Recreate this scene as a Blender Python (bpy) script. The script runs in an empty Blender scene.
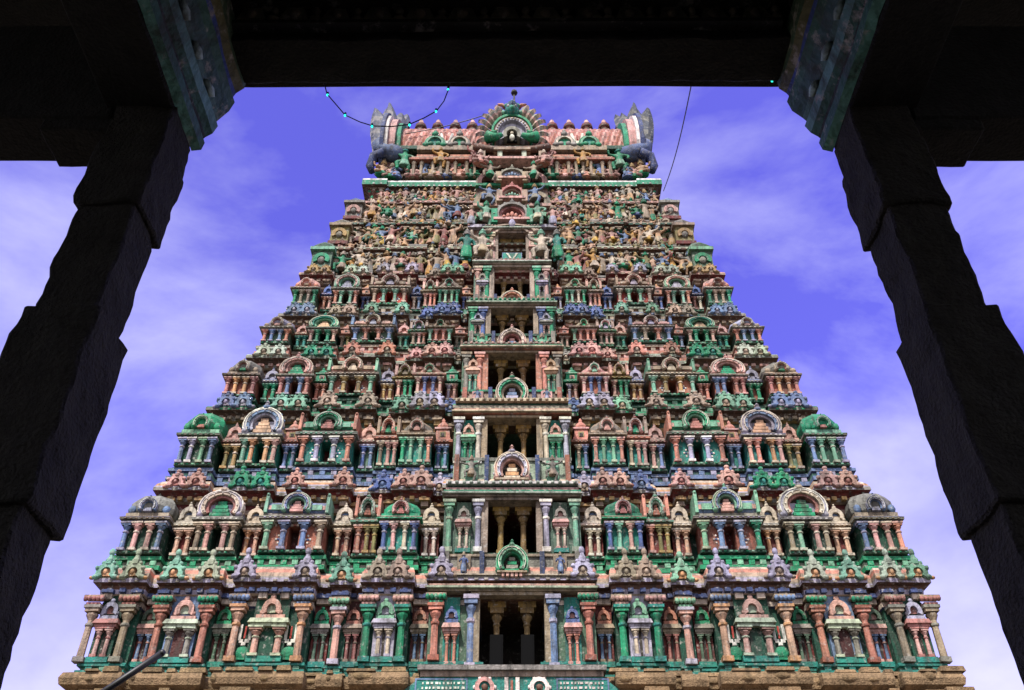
import bpy, bmesh, math, random
from mathutils import Vector, Matrix, noise
random.seed(7)
PI = math.pi
sc = bpy.context.scene
COL = sc.collection

# ------------------------------------------------------------------ camera, sky, sun, exposure
FPX, CX, CY = 900.0, 512.0, 345.0
PITCH = math.radians(38.5)
CP, SP = math.cos(PITCH), math.sin(PITCH)
cam = bpy.data.cameras.new('camera')
cam.lens = 36.0 * FPX / 1024.0
cam.sensor_width = 36.0
cam.clip_start = 0.05
cam.clip_end = 3000
camo = bpy.data.objects.new('camera', cam)
COL.objects.link(camo)
camo.location = (0, 0, 0)
camo.rotation_euler = (math.radians(90) + PITCH, 0, 0)
sc.camera = camo

SUN_EL, SUN_AZ = math.radians(56), math.radians(-20)     # azimuth measured from straight behind the viewer, to the left
world = bpy.data.worlds.new('World')
sc.world = world
world.use_nodes = True
nt = world.node_tree
nt.nodes.clear()
N = nt.nodes.new
out = N('ShaderNodeOutputWorld')
bg = N('ShaderNodeBackground')
bg.inputs['Strength'].default_value = 0.13
sky = N('ShaderNodeTexSky')
sky.sky_type = 'NISHITA'
sky.sun_disc = False
sky.sun_elevation = SUN_EL
sky.sun_rotation = math.radians(180) + SUN_AZ
tint = N('ShaderNodeMix'); tint.data_type = 'RGBA'; tint.blend_type = 'MULTIPLY'
tint.inputs['Factor'].default_value = 1.0
tint.inputs['B'].default_value = (0.58, 0.37, 1.13, 1)
nt.links.new(sky.outputs['Color'], tint.inputs['A'])
tc = N('ShaderNodeTexCoord')
mp = N('ShaderNodeMapping')
mp.inputs['Rotation'].default_value = (0.25, 0.55, 0.35)
mp.inputs['Location'].default_value = (0.2, 2.6, 3.1)
mp.inputs['Scale'].default_value = (1.7, 2.6, 3.0)
nt.links.new(tc.outputs['Generated'], mp.inputs['Vector'])
nz = N('ShaderNodeTexNoise')
nz.inputs['Scale'].default_value = 1.3
nz.inputs['Detail'].default_value = 7
nz.inputs['Roughness'].default_value = 0.58
nz.inputs['Distortion'].default_value = 0.25
nt.links.new(mp.outputs['Vector'], nz.inputs['Vector'])
sep = N('ShaderNodeSeparateXYZ')
nt.links.new(tc.outputs['Generated'], sep.inputs['Vector'])
# more cloud towards the horizon; unseen cloud added behind the viewer to whiten the light
mr = N('ShaderNodeMapRange')
mr.inputs['From Min'].default_value = 0.85; mr.inputs['From Max'].default_value = 0.15
mr.inputs['To Min'].default_value = -0.17; mr.inputs['To Max'].default_value = 0.08
nt.links.new(sep.outputs['Z'], mr.inputs['Value'])
mb_ = N('ShaderNodeMapRange')
mb_.inputs['From Min'].default_value = 0.2; mb_.inputs['From Max'].default_value = -0.6
mb_.inputs['To Min'].default_value = 0.0; mb_.inputs['To Max'].default_value = 0.62
nt.links.new(sep.outputs['Y'], mb_.inputs['Value'])
a1 = N('ShaderNodeMath'); a1.operation = 'ADD'
a2 = N('ShaderNodeMath'); a2.operation = 'ADD'
nt.links.new(nz.outputs['Fac'], a1.inputs[0]); nt.links.new(mr.outputs['Result'], a1.inputs[1])
nt.links.new(a1.outputs[0], a2.inputs[0]); nt.links.new(mb_.outputs['Result'], a2.inputs[1])
cr = N('ShaderNodeValToRGB')
cr.color_ramp.elements[0].position = 0.33; cr.color_ramp.elements[0].color = (0, 0, 0, 1)
cr.color_ramp.elements[1].position = 0.95; cr.color_ramp.elements[1].color = (1, 1, 1, 1)
nt.links.new(a2.outputs[0], cr.inputs['Fac'])
mix = N('ShaderNodeMix'); mix.data_type = 'RGBA'
mix.inputs['B'].default_value = (4.1, 4.05, 4.8, 1)
nt.links.new(cr.outputs['Color'], mix.inputs['Factor'])
nt.links.new(tint.outputs['Result'], mix.inputs['A'])
nt.links.new(mix.outputs['Result'], bg.inputs['Color'])
nt.links.new(bg.outputs[0], out.inputs[0])

sl = bpy.data.lights.new('sun', 'SUN')
sl.energy = 2.9
sl.angle = math.radians(4)
sl.color = (1.0, 0.96, 0.91)
so = bpy.data.objects.new('sun', sl)
COL.objects.link(so)
sd = Vector((math.sin(SUN_AZ) * math.cos(SUN_EL), -math.cos(SUN_AZ) * math.cos(SUN_EL), math.sin(SUN_EL)))
so.rotation_euler = sd.to_track_quat('Z', 'Y').to_euler()
so.location = (0, -20, 60)

sc.view_settings.view_transform = 'Standard'
sc.view_settings.look = 'None'
sc.view_settings.exposure = 1.18
sc.view_settings.gamma = 1.0
sc.view_settings.use_curve_mapping = False
sc.cycles.max_bounces = 6
sc.cycles.diffuse_bounces = 3


def ray(y):
    v = (CY - y) / FPX
    return (SP + v * CP) / (CP - v * SP)

def Z(y, Y):                      # height of what is seen at picture row y at the distance Y
    return ray(y) * Y

def X(x, y, Y):                   # sideways position at that row and distance
    return (x - CX) / FPX * (Y * CP + Z(y, Y) * SP)

# ------------------------------------------------------------------ paint
PAL = dict(
    gn=(.015, .235, .115), mt=(.17, .38, .26), tl=(.02, .21, .17), dg=(.008, .06, .035), pk=(.50, .29, .25), ro=(.36, .15, .13),
    sl=(.49, .21, .145), og=(.50, .27, .13), pc=(.54, .34, .23), oc=(.38, .25, .10), cr=(.53, .45, .35), tn=(.31, .24, .17),
    gy=(.22, .21, .18), bl=(.08, .13, .31), sb=(.13, .20, .34), lv=(.34, .33, .43), mr=(.13, .022, .018), br=(.10, .05, .03),
    wh=(.70, .67, .60), rd=(.38, .045, .03), ol=(.23, .20, .075), bk=(.010, .010, .010), dk=(.03, .022, .016), ye=(.50, .33, .06),
    pg=(.36, .42, .32), sk=(.46, .28, .16), tc=(.30, .11, .07), sg=(.09, .16, .11), nb=(.035, .055, .14), go=(.46, .24, .05))


PALE = dict(pk='cr', sb='lv', gn='mt', pc='cr', cr='wh', mt='pg', lv='wh', sl='pk', og='cr', bl='lv', ol='oc', oc='cr', tn='cr', gy='tn', ro='pk', tl='mt')


def new_mat(name):
    m = bpy.data.materials.new(name)
    m.use_nodes = True
    t = m.node_tree
    b = t.nodes['Principled BSDF']
    return m, t, b


def weathered(name, grime=0.5, rough=0.72, bump=0.25, vary=False, fixed=None, scale=1.0):
    m, t, b = new_mat(name)
    nd, lk = t.nodes.new, t.links.new
    if fixed is None or vary:
        at = nd('ShaderNodeAttribute'); at.attribute_name = 'Col'
        oi = nd('ShaderNodeObjectInfo')
        mul = nd('ShaderNodeMix'); mul.data_type = 'RGBA'; mul.blend_type = 'MULTIPLY'
        mul.inputs['Factor'].default_value = 1
        lk(at.outputs['Color'], mul.inputs['A']); lk(oi.outputs['Color'], mul.inputs['B'])
        base = mul.outputs['Result']
        if fixed is not None:
            mf = nd('ShaderNodeMix'); mf.data_type = 'RGBA'; mf.blend_type = 'MULTIPLY'; mf.inputs['Factor'].default_value = 1
            mf.inputs['B'].default_value = (*fixed, 1); lk(base, mf.inputs['A']); base = mf.outputs['Result']
    else:
        rgb = nd('ShaderNodeRGB'); rgb.outputs[0].default_value = (*fixed, 1)
        base = rgb.outputs[0]
    geo = nd('ShaderNodeNewGeometry')
    # patchy fading of the paint
    n1 = nd('ShaderNodeTexNoise'); n1.inputs['Scale'].default_value = 2.1 * scale; n1.inputs['Detail'].default_value = 6
    n1.inputs['Roughness'].default_value = .65
    lk(geo.outputs['Position'], n1.inputs['Vector'])
    r1 = nd('ShaderNodeValToRGB')
    r1.color_ramp.elements[0].position = .3; r1.color_ramp.elements[0].color = (.62, .60, .56, 1)
    r1.color_ramp.elements[1].position = .72; r1.color_ramp.elements[1].color = (1.28, 1.25, 1.2, 1)
    lk(n1.outputs['Fac'], r1.inputs['Fac'])
    m1 = nd('ShaderNodeMix'); m1.data_type = 'RGBA'; m1.blend_type = 'MULTIPLY'; m1.inputs['Factor'].default_value = 1
    lk(base, m1.inputs['A']); lk(r1.outputs['Color'], m1.inputs['B'])
    # bare plaster where paint has flaked
    n3 = nd('ShaderNodeTexNoise'); n3.inputs['Scale'].default_value = 7 * scale; n3.inputs['Detail'].default_value = 5
    n3.inputs['Roughness'].default_value = .7
    lk(geo.outputs['Position'], n3.inputs['Vector'])
    r3 = nd('ShaderNodeValToRGB')
    r3.color_ramp.elements[0].position = .56; r3.color_ramp.elements[0].color = (0, 0, 0, 1)
    r3.color_ramp.elements[1].position = .68; r3.color_ramp.elements[1].color = (grime, grime, grime, 1)
    lk(n3.outputs['Fac'], r3.inputs['Fac'])
    m3 = nd('ShaderNodeMix'); m3.data_type = 'RGBA'
    m3.inputs['B'].default_value = (.40, .37, .32, 1) if fixed is None else (*[c * 1.6 for c in fixed], 1)
    lk(r3.outputs['Color'], m3.inputs['Factor']); lk(m1.outputs['Result'], m3.inputs['A'])
    # black lichen and rain streaks
    mp2 = nd('ShaderNodeMapping'); mp2.inputs['Scale'].default_value = (5.5 * scale, 5.5 * scale, 1.1 * scale)
    lk(geo.outputs['Position'], mp2.inputs['Vector'])
    n2 = nd('ShaderNodeTexNoise'); n2.inputs['Scale'].default_value = 1.0; n2.inputs['Detail'].default_value = 7
    n2.inputs['Roughness'].default_value = .7
    lk(mp2.outputs['Vector'], n2.inputs['Vector'])
    r2 = nd('ShaderNodeValToRGB')
    r2.color_ramp.elements[0].position = .46; r2.color_ramp.elements[0].color = (0, 0, 0, 1)
    r2.color_ramp.elements[1].position = .66; r2.color_ramp.elements[1].color = (grime, grime, grime, 1)
    lk(n2.outputs['Fac'], r2.inputs['Fac'])
    m2 = nd('ShaderNodeMix'); m2.data_type = 'RGBA'
    m2.inputs['B'].default_value = (.035, .032, .026, 1) if fixed is None else (*[c * .35 for c in fixed], 1)
    lk(r2.outputs['Color'], m2.inputs['Factor']); lk(m3.outputs['Result'], m2.inputs['A'])
    # black lichen settled on the ledges that face up
    sx = nd('ShaderNodeSeparateXYZ'); lk(geo.outputs['Normal'], sx.inputs['Vector'])
    up = nd('ShaderNodeMapRange'); up.inputs['From Min'].default_value = .25; up.inputs['From Max'].default_value = .8
    lk(sx.outputs['Z'], up.inputs['Value'])
    n4 = nd('ShaderNodeTexNoise'); n4.inputs['Scale'].default_value = 4.5 * scale; n4.inputs['Detail'].default_value = 6; n4.inputs['Roughness'].default_value = .75
    lk(geo.outputs['Position'], n4.inputs['Vector'])
    r4 = nd('ShaderNodeValToRGB')
    r4.color_ramp.elements[0].position = .40; r4.color_ramp.elements[0].color = (0, 0, 0, 1)
    r4.color_ramp.elements[1].position = .58; r4.color_ramp.elements[1].color = (grime, grime, grime, 1)
    lk(n4.outputs['Fac'], r4.inputs['Fac'])
    mu = nd('ShaderNodeMath'); mu.operation = 'MULTIPLY'
    lk(up.outputs['Result'], mu.inputs[0]); lk(r4.outputs['Color'], mu.inputs[1])
    m4 = nd('ShaderNodeMix'); m4.data_type = 'RGBA'
    m4.inputs['B'].default_value = (.06, .058, .05, 1) if fixed is None else (*[c * .3 for c in fixed], 1)
    lk(mu.outputs[0], m4.inputs['Factor']); lk(m2.outputs['Result'], m4.inputs['A'])
    lk(m4.outputs['Result'], b.inputs['Base Color'])
    b.inputs['Roughness'].default_value = rough
    b.inputs['Specular IOR Level'].default_value = .3
    bp = nd('ShaderNodeBump'); bp.inputs['Strength'].default_value = bump; bp.inputs['Distance'].default_value = .06
    nb = nd('ShaderNodeTexNoise'); nb.inputs['Scale'].default_value = 16 * scale; nb.inputs['Detail'].default_value = 4
    lk(geo.outputs['Position'], nb.inputs['Vector'])
    lk(nb.outputs['Fac'], bp.inputs['Height']); lk(bp.outputs['Normal'], b.inputs['Normal'])
    return m


STUCCO = weathered('painted_stucco', .78, bump=.45)
STONE = weathered('weathered_yellow_stone', .8, .9, .8, vary=True, fixed=(.235, .165, .085), scale=1.2)
DARKSTONE = weathered('sooty_granite', .5, .9, .8, fixed=(.030, .029, .022), scale=3)  # granite colour lowered so the pillars carry the pavilion's shade
SHADESTONE = weathered('blackened_granite', .4, .95, .6, fixed=(.018, .019, .016), scale=3)  # near-black granite: deep shade of beams and ceiling put into the colour
GROUNDM = weathered('paving_stone', .5, .9, .3, fixed=(.16, .14, .11), scale=.5)


def flat_mat(name, col, rough=.6, emit=None):
    m, t, b = new_mat(name)
    b.inputs['Base Color'].default_value = (*col, 1)
    b.inputs['Roughness'].default_value = rough
    if emit:
        b.inputs['Emission Color'].default_value = (*col, 1)
        b.inputs['Emission Strength'].default_value = emit
    return m


CABLEM = flat_mat('black_rubber', (.012, .012, .016), .5)
BULBM = flat_mat('lit_green_bulb', (.02, .75, .55), .3, 1.1)
POLEM = flat_mat('dark_iron', (.012, .012, .012), .5)
BOARDM = flat_mat('black_board', (.006, .006, .006), .9)
BOARDM.node_tree.nodes['Principled BSDF'].inputs['Specular IOR Level'].default_value = .05


# ------------------------------------------------------------------ mesh helper
def colr(c):
    return PAL[c] if isinstance(c, str) else c


class MB:
    def __init__(s):
        s.v, s.f, s.c, s.sm = [], [], [], []

    def face(s, idx, c, smooth=False):
        s.f.append(idx); s.c.append(colr(c)); s.sm.append(smooth)

    def box(s, x0, x1, y0, y1, z0, z1, c, tx=0, ty=0, top=None):
        """box; tx/ty shrink the top on each side"""
        n = len(s.v)
        s.v += [(x0, y0, z0), (x1, y0, z0), (x1, y1, z0), (x0, y1, z0),
                (x0 + tx, y0 + ty, z1), (x1 - tx, y0 + ty, z1), (x1 - tx, y1 - ty, z1), (x0 + tx, y1 - ty, z1)]
        for q in ((0, 3, 2, 1), (0, 1, 5, 4), (1, 2, 6, 5), (2, 3, 7, 6), (3, 0, 4, 7)):
            s.face([n + i for i in q], c)
        s.face([n + i for i in (4, 5, 6, 7)], top or c)

    def lathe(s, prof, cols, cx=0, cy=0, z=0, seg=8, sx=1, sy=1, rot=0, smooth=False):
        n = len(s.v)
        for (r, h) in prof:
            for k in range(seg):
                a = rot + 2 * PI * k / seg
                s.v.append((cx + sx * r * math.cos(a), cy + sy * r * math.sin(a), z + h))
        for j in range(len(prof) - 1):
            c = cols[j % len(cols)] if isinstance(cols, (list, tuple)) and isinstance(cols[0], (str, tuple)) else cols
            for k in range(seg):
                k2 = (k + 1) % seg
                s.face([n + j * seg + k, n + j * seg + k2, n + (j + 1) * seg + k2, n + (j + 1) * seg + k], c, smooth)
        last = cols[-1] if isinstance(cols, (list, tuple)) and isinstance(cols[0], (str, tuple)) else cols
        s.face([n + (len(prof) - 1) * seg + k for k in range(seg)], last)
        s.face([n + k for k in reversed(range(seg))], last)

    def ball(s, cx, cy, cz, rx, ry, rz, c, seg=8, rings=5):
        prof = [(math.sin(PI * j / rings), -math.cos(PI * j / rings)) for j in range(rings + 1)]
        n = len(s.v)
        for (r, h) in prof:
            for k in range(seg):
                a = 2 * PI * k / seg
                s.v.append((cx + rx * max(r, .01) * math.cos(a), cy + ry * max(r, .01) * math.sin(a), cz + rz * h))
        for j in range(rings):
            for k in range(seg):
                k2 = (k + 1) % seg
                s.face([n + j * seg + k, n + j * seg + k2, n + (j + 1) * seg + k2, n + (j + 1) * seg + k], c, True)

    def prism(s, poly, y0, y1, c, side=None):
        """poly: (x, z) counter-clockwise seen from the front (-y); front at y0"""
        n, m = len(s.v), len(poly)
        s.v += [(x, y0, z) for x, z in poly] + [(x, y1, z) for x, z in poly]
        s.face([n + i for i in range(m)], c)
        s.face([n + m + i for i in reversed(range(m))], c)
        for i in range(m):
            j = (i + 1) % m
            s.face([n + j, n + i, n + m + i, n + m + j], side or c)

    def arch(s, r0, r1, y0, y1, c, cx=0, cz=0, sx=1., sz=1., a0=-.5, seg=14, r1x=None):
        """horseshoe ring from r0 to r1, front at y0, back at y1"""
        n = len(s.v)
        for k in range(seg + 1):
            a = a0 + (PI - 2 * a0) * k / seg
            ca, sa = math.cos(a), math.sin(a)
            for r in (r0, r1):
                for y in (y0, y1):
                    s.v.append((cx + sx * r * ca, y, cz + sz * r * sa))
        for k in range(seg):
            p, q = n + 4 * k, n + 4 * (k + 1)
            s.face([p, p + 2, q + 2, q], c)            # front
            s.face([p + 2, p + 3, q + 3, q + 2], c)    # outer
            s.face([p + 1, p, q, q + 1], c)            # inner
            s.face([p + 3, p + 1, q + 1, q + 3], c)    # back
        for p in (n, n + 4 * seg):
            s.face([p, p + 1, p + 3, p + 2], c)

    def disc(s, r, y0, y1, c, cx=0, cz=0, sx=1., sz=1., a0=-.5, seg=14):
        s.prism([(cx + sx * r * math.cos(a0 + (PI - 2 * a0) * k / seg), cz + sz * r * math.sin(a0 + (PI - 2 * a0) * k / seg))
                 for k in range(seg + 1)], y0, y1, c)

    def tube(s, pts, r, c, seg=6, taper=None):
        pts = [Vector(p) for p in pts]
        n = len(s.v)
        for i, p in enumerate(pts):
            d = (pts[min(i + 1, len(pts) - 1)] - pts[max(i - 1, 0)]).normalized()
            u = d.orthogonal().normalized() if i == 0 else (u - d * u.dot(d)).normalized()
            w = d.cross(u)
            rr = r if taper is None else r * (1 + (taper - 1) * i / (len(pts) - 1))
            for k in range(seg):
                a = 2 * PI * k / seg
                s.v.append(tuple(p + (u * math.cos(a) + w * math.sin(a)) * rr))
        for i in range(len(pts) - 1):
            for k in range(seg):
                k2 = (k + 1) % seg
                s.face([n + i * seg + k, n + i * seg + k2, n + (i + 1) * seg + k2, n + (i + 1) * seg + k], c, True)
        s.face([n + k for k in reversed(range(seg))], c)
        s.face([n + (len(pts) - 1) * seg + k for k in range(seg)], c)

    def sweep(s, prof, cols, plan, kin=.3, zoff=0):
        """prof: (offset outward, height); plan: axis-aligned polyline left -> right seen from the front"""
        n, m, L = len(s.v), len(prof), len(plan)
        segs = []
        for i in range(L - 1):
            dx, dy = plan[i + 1][0] - plan[i][0], plan[i + 1][1] - plan[i][1]
            l = math.hypot(dx, dy)
            segs.append((dy / l, -dx / l, 1.0 if (abs(dx) > abs(dy) or i in (0, L - 2)) else kin))
        for i, (x, y) in enumerate(plan):
            ox = oy = 0
            for sgm in ([segs[i - 1]] if i > 0 else []) + ([segs[i]] if i < L - 1 else []):
                ox += sgm[0] * sgm[2]; oy += sgm[1] * sgm[2]
            for (o, h) in prof:
                s.v.append((x + ox * o, y + oy * o, zoff + h))
        for i in range(L - 1):
            for j in range(m - 1):
                a, b = n + i * m + j, n + (i + 1) * m + j
                s.face([a, b, b + 1, a + 1], cols[j % len(cols)])

    def mesh(s, name, mat):
        me = bpy.data.meshes.new(name)
        vv = s.v if mat is not STUCCO else [tuple(Vector(v) + noise.noise_vector(Vector(v) * 3.1) * .014 + noise.noise_vector(Vector(v) * 9.0) * .006) for v in s.v]
        me.from_pydata(vv, [], s.f)
        at = me.color_attributes.new('Col', 'FLOAT_COLOR', 'CORNER')
        buf = []
        for f, c in zip(s.f, s.c):
            buf += [c[0], c[1], c[2], 1.0] * len(f)
        at.data.foreach_set('color', buf)
        me.polygons.foreach_set('use_smooth', s.sm)
        me.materials.append(mat)
        me.update()
        return me

    def build(s, name, parent=None, mat=None, loc=(0, 0, 0)):
        return place(name, s.mesh(name, mat or STUCCO), parent, loc)


def place(name, me, parent=None, loc=(0, 0, 0), rz=0, sc_=None):
    o = bpy.data.objects.new(name, me)
    COL.objects.link(o)
    o.location = loc
    o.rotation_euler = (0, 0, rz)
    if sc_: o.scale = sc_
    if parent: o.parent = parent
    return o


def thing(name, label, cat, loc=(0, 0, 0), group=None):
    o = bpy.data.objects.new(name, None)
    COL.objects.link(o)
    o.location = loc
    o['label'] = label; o['category'] = cat
    if group: o['group'] = group
    return o


def tag(o, label, cat, group=None):
    o['label'] = label; o['category'] = cat
    if group: o['group'] = group
    return o


CACHE = {}
def cached(key, fn, name, mat=None):
    if key not in CACHE:
        b = MB(); fn(b)
        CACHE[key] = b.mesh(name, mat or STUCCO)
    return CACHE[key]


# ------------------------------------------------------------------ the ground
GZ = -1.5
g = MB(); g.box(-900, 900, -900, 900, GZ - .5, GZ, (1, 1, 1))
go = g.build('ground', None, GROUNDM); go['kind'] = 'structure'; go['label'] = 'stone paved temple courtyard'

# ------------------------------------------------------------------ tower: tiers
#        row of wall foot, row of eave lip, half width in pixels at the foot
ROWS = [(657, 582, 430), (555, 490, 391), (467, 410, 334), (398, 358, 287), (345, 316, 249), (307, 275, 219),
        (272, 247, 200), (245, 222, 181), (220, 201, 166), (200, 180.5, 151)]
TIERS = []
HW1 = None
for (yb, ye, hp) in ROWS:
    Y = 26.0
    for _ in range(50):
        z = Z(yb + (6 if yb == 657 else 0), Y - (.5 if yb > 290 else .3)); H = hp / FPX * (Y * CP + z * SP)
        if HW1 is None: HW1 = H; break
        Y = 26 + 1.0 * (HW1 - H)
    if yb == 657: H = 12.12
    if yb == 555: Y = 26.35; z = Z(yb, Y - .5); H = hp / FPX * (Y * CP + z * SP)
    TIERS.append(dict(Y=Y, z=z, hw=H, ye=ye))
OH = [.32, .40, .40, .40, .38, .36, .34, .32, .32, .42]
for i, t in enumerate(TIERS):
    nh, ny = (TIERS[i + 1]['hw'], TIERS[i + 1]['Y']) if i + 1 < len(TIERS) else (7.25, 31.15)
    t['oh'] = OH[i]
    if i == 0: t['chw'], t['cY'] = t['hw'], t['Y']
    else: t['chw'], t['cY'] = nh + .36 - OH[i], max(t['Y'] + .15, ny - .40 + OH[i])
    t['zl'] = Z(t['ye'], t['cY'] - OH[i] - .36)
    t['hs'] = Z(t['ye'] + 6, t['Y'] - .35) - t['z']          # room for the shrines under the eave
for i, t in enumerate(TIERS):
    t['zn'] = TIERS[i + 1]['z'] if i + 1 < len(TIERS) else Z(175, 31.0)

tower = thing('temple_tower', 'tall stepped temple gateway tower of painted stucco shrines above a yellow stone base', 'temple tower',
              (0, 30, GZ))
TO = Vector((0, -30, -GZ))        # world -> tower space
def tp(x, y, z): return (x, y - 30, z - GZ)

# bays, outer to inner: name, centre fraction, width fraction, projection
BAYS = [('corner', .9425, .115, .40), ('s1', .849, .058, 0), ('A', .757, .118, .36), ('s2', .672, .05, 0), ('B', .557, .172, .46),
        ('s3', .438, .05, 0), ('D', .376, .066, .2), ('C', .288, .1, .42), ('s4', .212, .045, 0)]
PORCH = .176


YBACK = 40.0
def plan_of(hw, Y, bays, pw, pp, ow=None, room=2.2):
    """stepped plan; with ow the wall is cut for the doorway, returned as a left and a right run"""
    left = [(-hw, YBACK)]
    bs = sorted([b for b in bays if b[3] > 0], key=lambda b: -b[1])
    for k, (n, c, w, p) in enumerate(bs):
        x0, x1 = -(c + w / 2), -(c - w / 2)
        if k == 0: x0 = -hw
        else: left.append((x0, Y))
        left += [(x0, Y - p), (x1, Y - p), (x1, Y)]
    left += [(-pw, Y), (-pw, Y - pp)]
    if ow is None:
        return left + [(-x, y) for x, y in reversed(left)]
    left += [(-ow, Y - pp), (-ow, Y + room)]
    return left, [(-x, y) for x, y in reversed(left)]


# per tier colours: bay -> (outer pilaster, inner pilaster, roof, arch, heart of arch, wall)
TC = [None,
  dict(wall='dg', frieze=('mr', 'tn', 'mr', 'oc'), kap=('mr', 'gy', 'lv', 'og', 'cr', 'og', 'gy'), pl=('dg', 'gn', 'gy', 'gn', 'dg'),
       corner=('sb', 'pk', 'gy', 'sb', 'lv', 'dg'), s1=('pc', 'pc', 'cr', 'cr', 'sb', 'mr'), A=('tn', 'pk', 'lv', 'cr', 'gn', 'dg'),
       s2=('og', 'pc', 'pk', 'pk', 'tn', 'mr'), B=('mt', 'sb', 'sb', 'mt', 'pk', 'tc'), s3=('pc', 'pc', 'pk', 'pk', 'tn', 'mr'),
       D=('sl', 'ol', 'mt', 'pg', 'tc', 'mr'), C=('bl', 'pk', 'gn', 'pk', 'ro', 'tl'), s4=('cr', 'cr', 'sb', 'cr', 'bl', 'ro'),
       ante=dict(corner='pk', A='gn', B='pk', D='bl', C='pk', s4='lv')),
  dict(wall='tl', frieze=('sg', 'oc', 'tc', 'tn'), kap=('br', 'gy', 'gn', 'gy', 'pk', 'gy', 'gy'), pl=('nb', 'sb', 'mt', 'sb', 'dg'),
       corner=('sb', 'mt', 'gn', 'gn', 'ro', 'dg'), s1=('ol', 'oc', 'pk', 'pk', 'tn', 'sg'), A=('pk', 'og', 'lv', 'sb', 'pc', 'tl'),
       s2=('sb', 'sb', 'sl', 'sl', 'ol', 'tl'), B=('sl', 'lv', 'gn', 'mt', 'ro', 'tl'), s3=('bl', 'sb', 'tn', 'pk', 'sb', 'tl'),
       D=('tn', 'pk', 'sl', 'pk', 'gn', 'tl'), C=('sl', 'mt', 'tn', 'gy', 'pk', 'tl'), s4=('bl', 'sb', 'gn', 'gn', 'pk', 'tl'),
       ante=dict(corner='sb', A='mt', B='tn', D='mt', C='lv', s4='bl')),
  dict(wall='tc', frieze=('br', 'tn', 'mr', 'pk'), kap=('br', 'gy', 'pg', 'gy', 'pk', 'gy', 'gy'), pl=('dg', 'gn', 'gn', 'dg', 'sg'),
       corner=('ro', 'og', 'gy', 'tn', 'gn', 'tc'), s1=('gn', 'gn', 'lv', 'sb', 'gy', 'tc'), A=('ro', 'sb', 'pk', 'pk', 'gn', 'tc'),
       s2=('sl', 'sl', 'gn', 'gn', 'pk', 'tc'), B=('mt', 'oc', 'pk', 'tn', 'cr', 'tc'), s3=('oc', 'oc', 'bl', 'lv', 'bl', 'tc'),
       D=('pk', 'gn', 'ol', 'ol', 'tn', 'mr'), C=('pk', 'bl', 'pk', 'pk', 'mt', 'tc'), s4=('lv', 'pk', 'pk', 'pk', 'gn', 'mr'),
       ante=dict(corner='pg', A='gn', B='sl', D='pk', C='pk', s4='gy')),
  dict(wall='sg', frieze=('br', 'pk', 'br', 'tn'), kap=('br', 'gy', 'sb', 'mt', 'gy', 'sb', 'gy'), pl=('tc', 'sl', 'pk', 'tn', 'sg'),
       corner=('sl', 'sb', 'lv', 'tn', 'pk', 'sg'), s1=('tl', 'tl', 'pk', 'pk', 'sl', 'sg'), A=('pk', 'gn', 'mt', 'tl', 'pc', 'dg'),
       s2=('tn', 'ol', 'sl', 'sl', 'pk', 'sg'), B=('sb', 'sl', 'tn', 'pk', 'lv', 'sg'), s3=('mt', 'tl', 'sl', 'sl', 'tn', 'sg'),
       D=('tn', 'pk', 'mt', 'mt', 'lv', 'sg'), C=('mt', 'sl', 'tn', 'tn', 'gn', 'tc'), s4=('tn', 'pk', 'lv', 'tn', 'gn', 'tc'),
       ante=dict(corner='sb', A='tn', B='mt', D='bl', C='bl', s4='mt')),
  dict(wall='tc', frieze=('br', 'tn', 'mr', 'tn'), kap=('mr', 'tn', 'pk', 'pg', 'gy', 'pk', 'gy'), pl=('tn', 'pk', 'tn', 'pg', 'br'),
       corner=('gn', 'tn', 'pk', 'sl', 'tn', 'sg'), s1=('sl', 'pk', 'bl', 'bl', 'sb', 'br'), A=('sl', 'mt', 'mt', 'pk', 'lv', 'br'),
       s2=('bl', 'bl', 'sl', 'og', 'pk', 'br'), B=('tn', 'mt', 'pk', 'tn', 'lv', 'rd'), s3=('bl', 'sb', 'pk', 'tn', 'ro', 'br'),
       D=('pk', 'sl', 'tn', 'tn', 'mt', 'br'), C=('gn', 'mt', 'tn', 'pk', 'gn', 'br'), s4=('bl', 'lv', 'sl', 'sl', 'pk', 'br'),
       ante=dict(corner='oc', A='pg', B='lv', D='tn', C='mt', s4='pk'))]


def pilaster_fn(w, h, c, c2):
    def fn(b):
        b.box(-w * .75, w * .75, -w * .55, w * .6, 0, h * .09, c2)
        b.lathe([(w * .52, h * .09), (w * .46, h * .62), (w * .62, h * .64), (w * .62, h * .68), (w * .42, h * .70), (w * .44, h * .74),
                 (w * .78, h * .82), (w * .80, h * .85), (w * .5, h * .88)], [c, c2, c2, c, c, c, c, c], seg=8, rot=PI / 8)
        b.box(-w * .95, w * .95, -w * .8, w * .6, h * .88, h * .945, c)
        b.box(-w * 1.15, w * 1.15, -w * .95, w * .6, h * .945, h, c2)
    return fn


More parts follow.
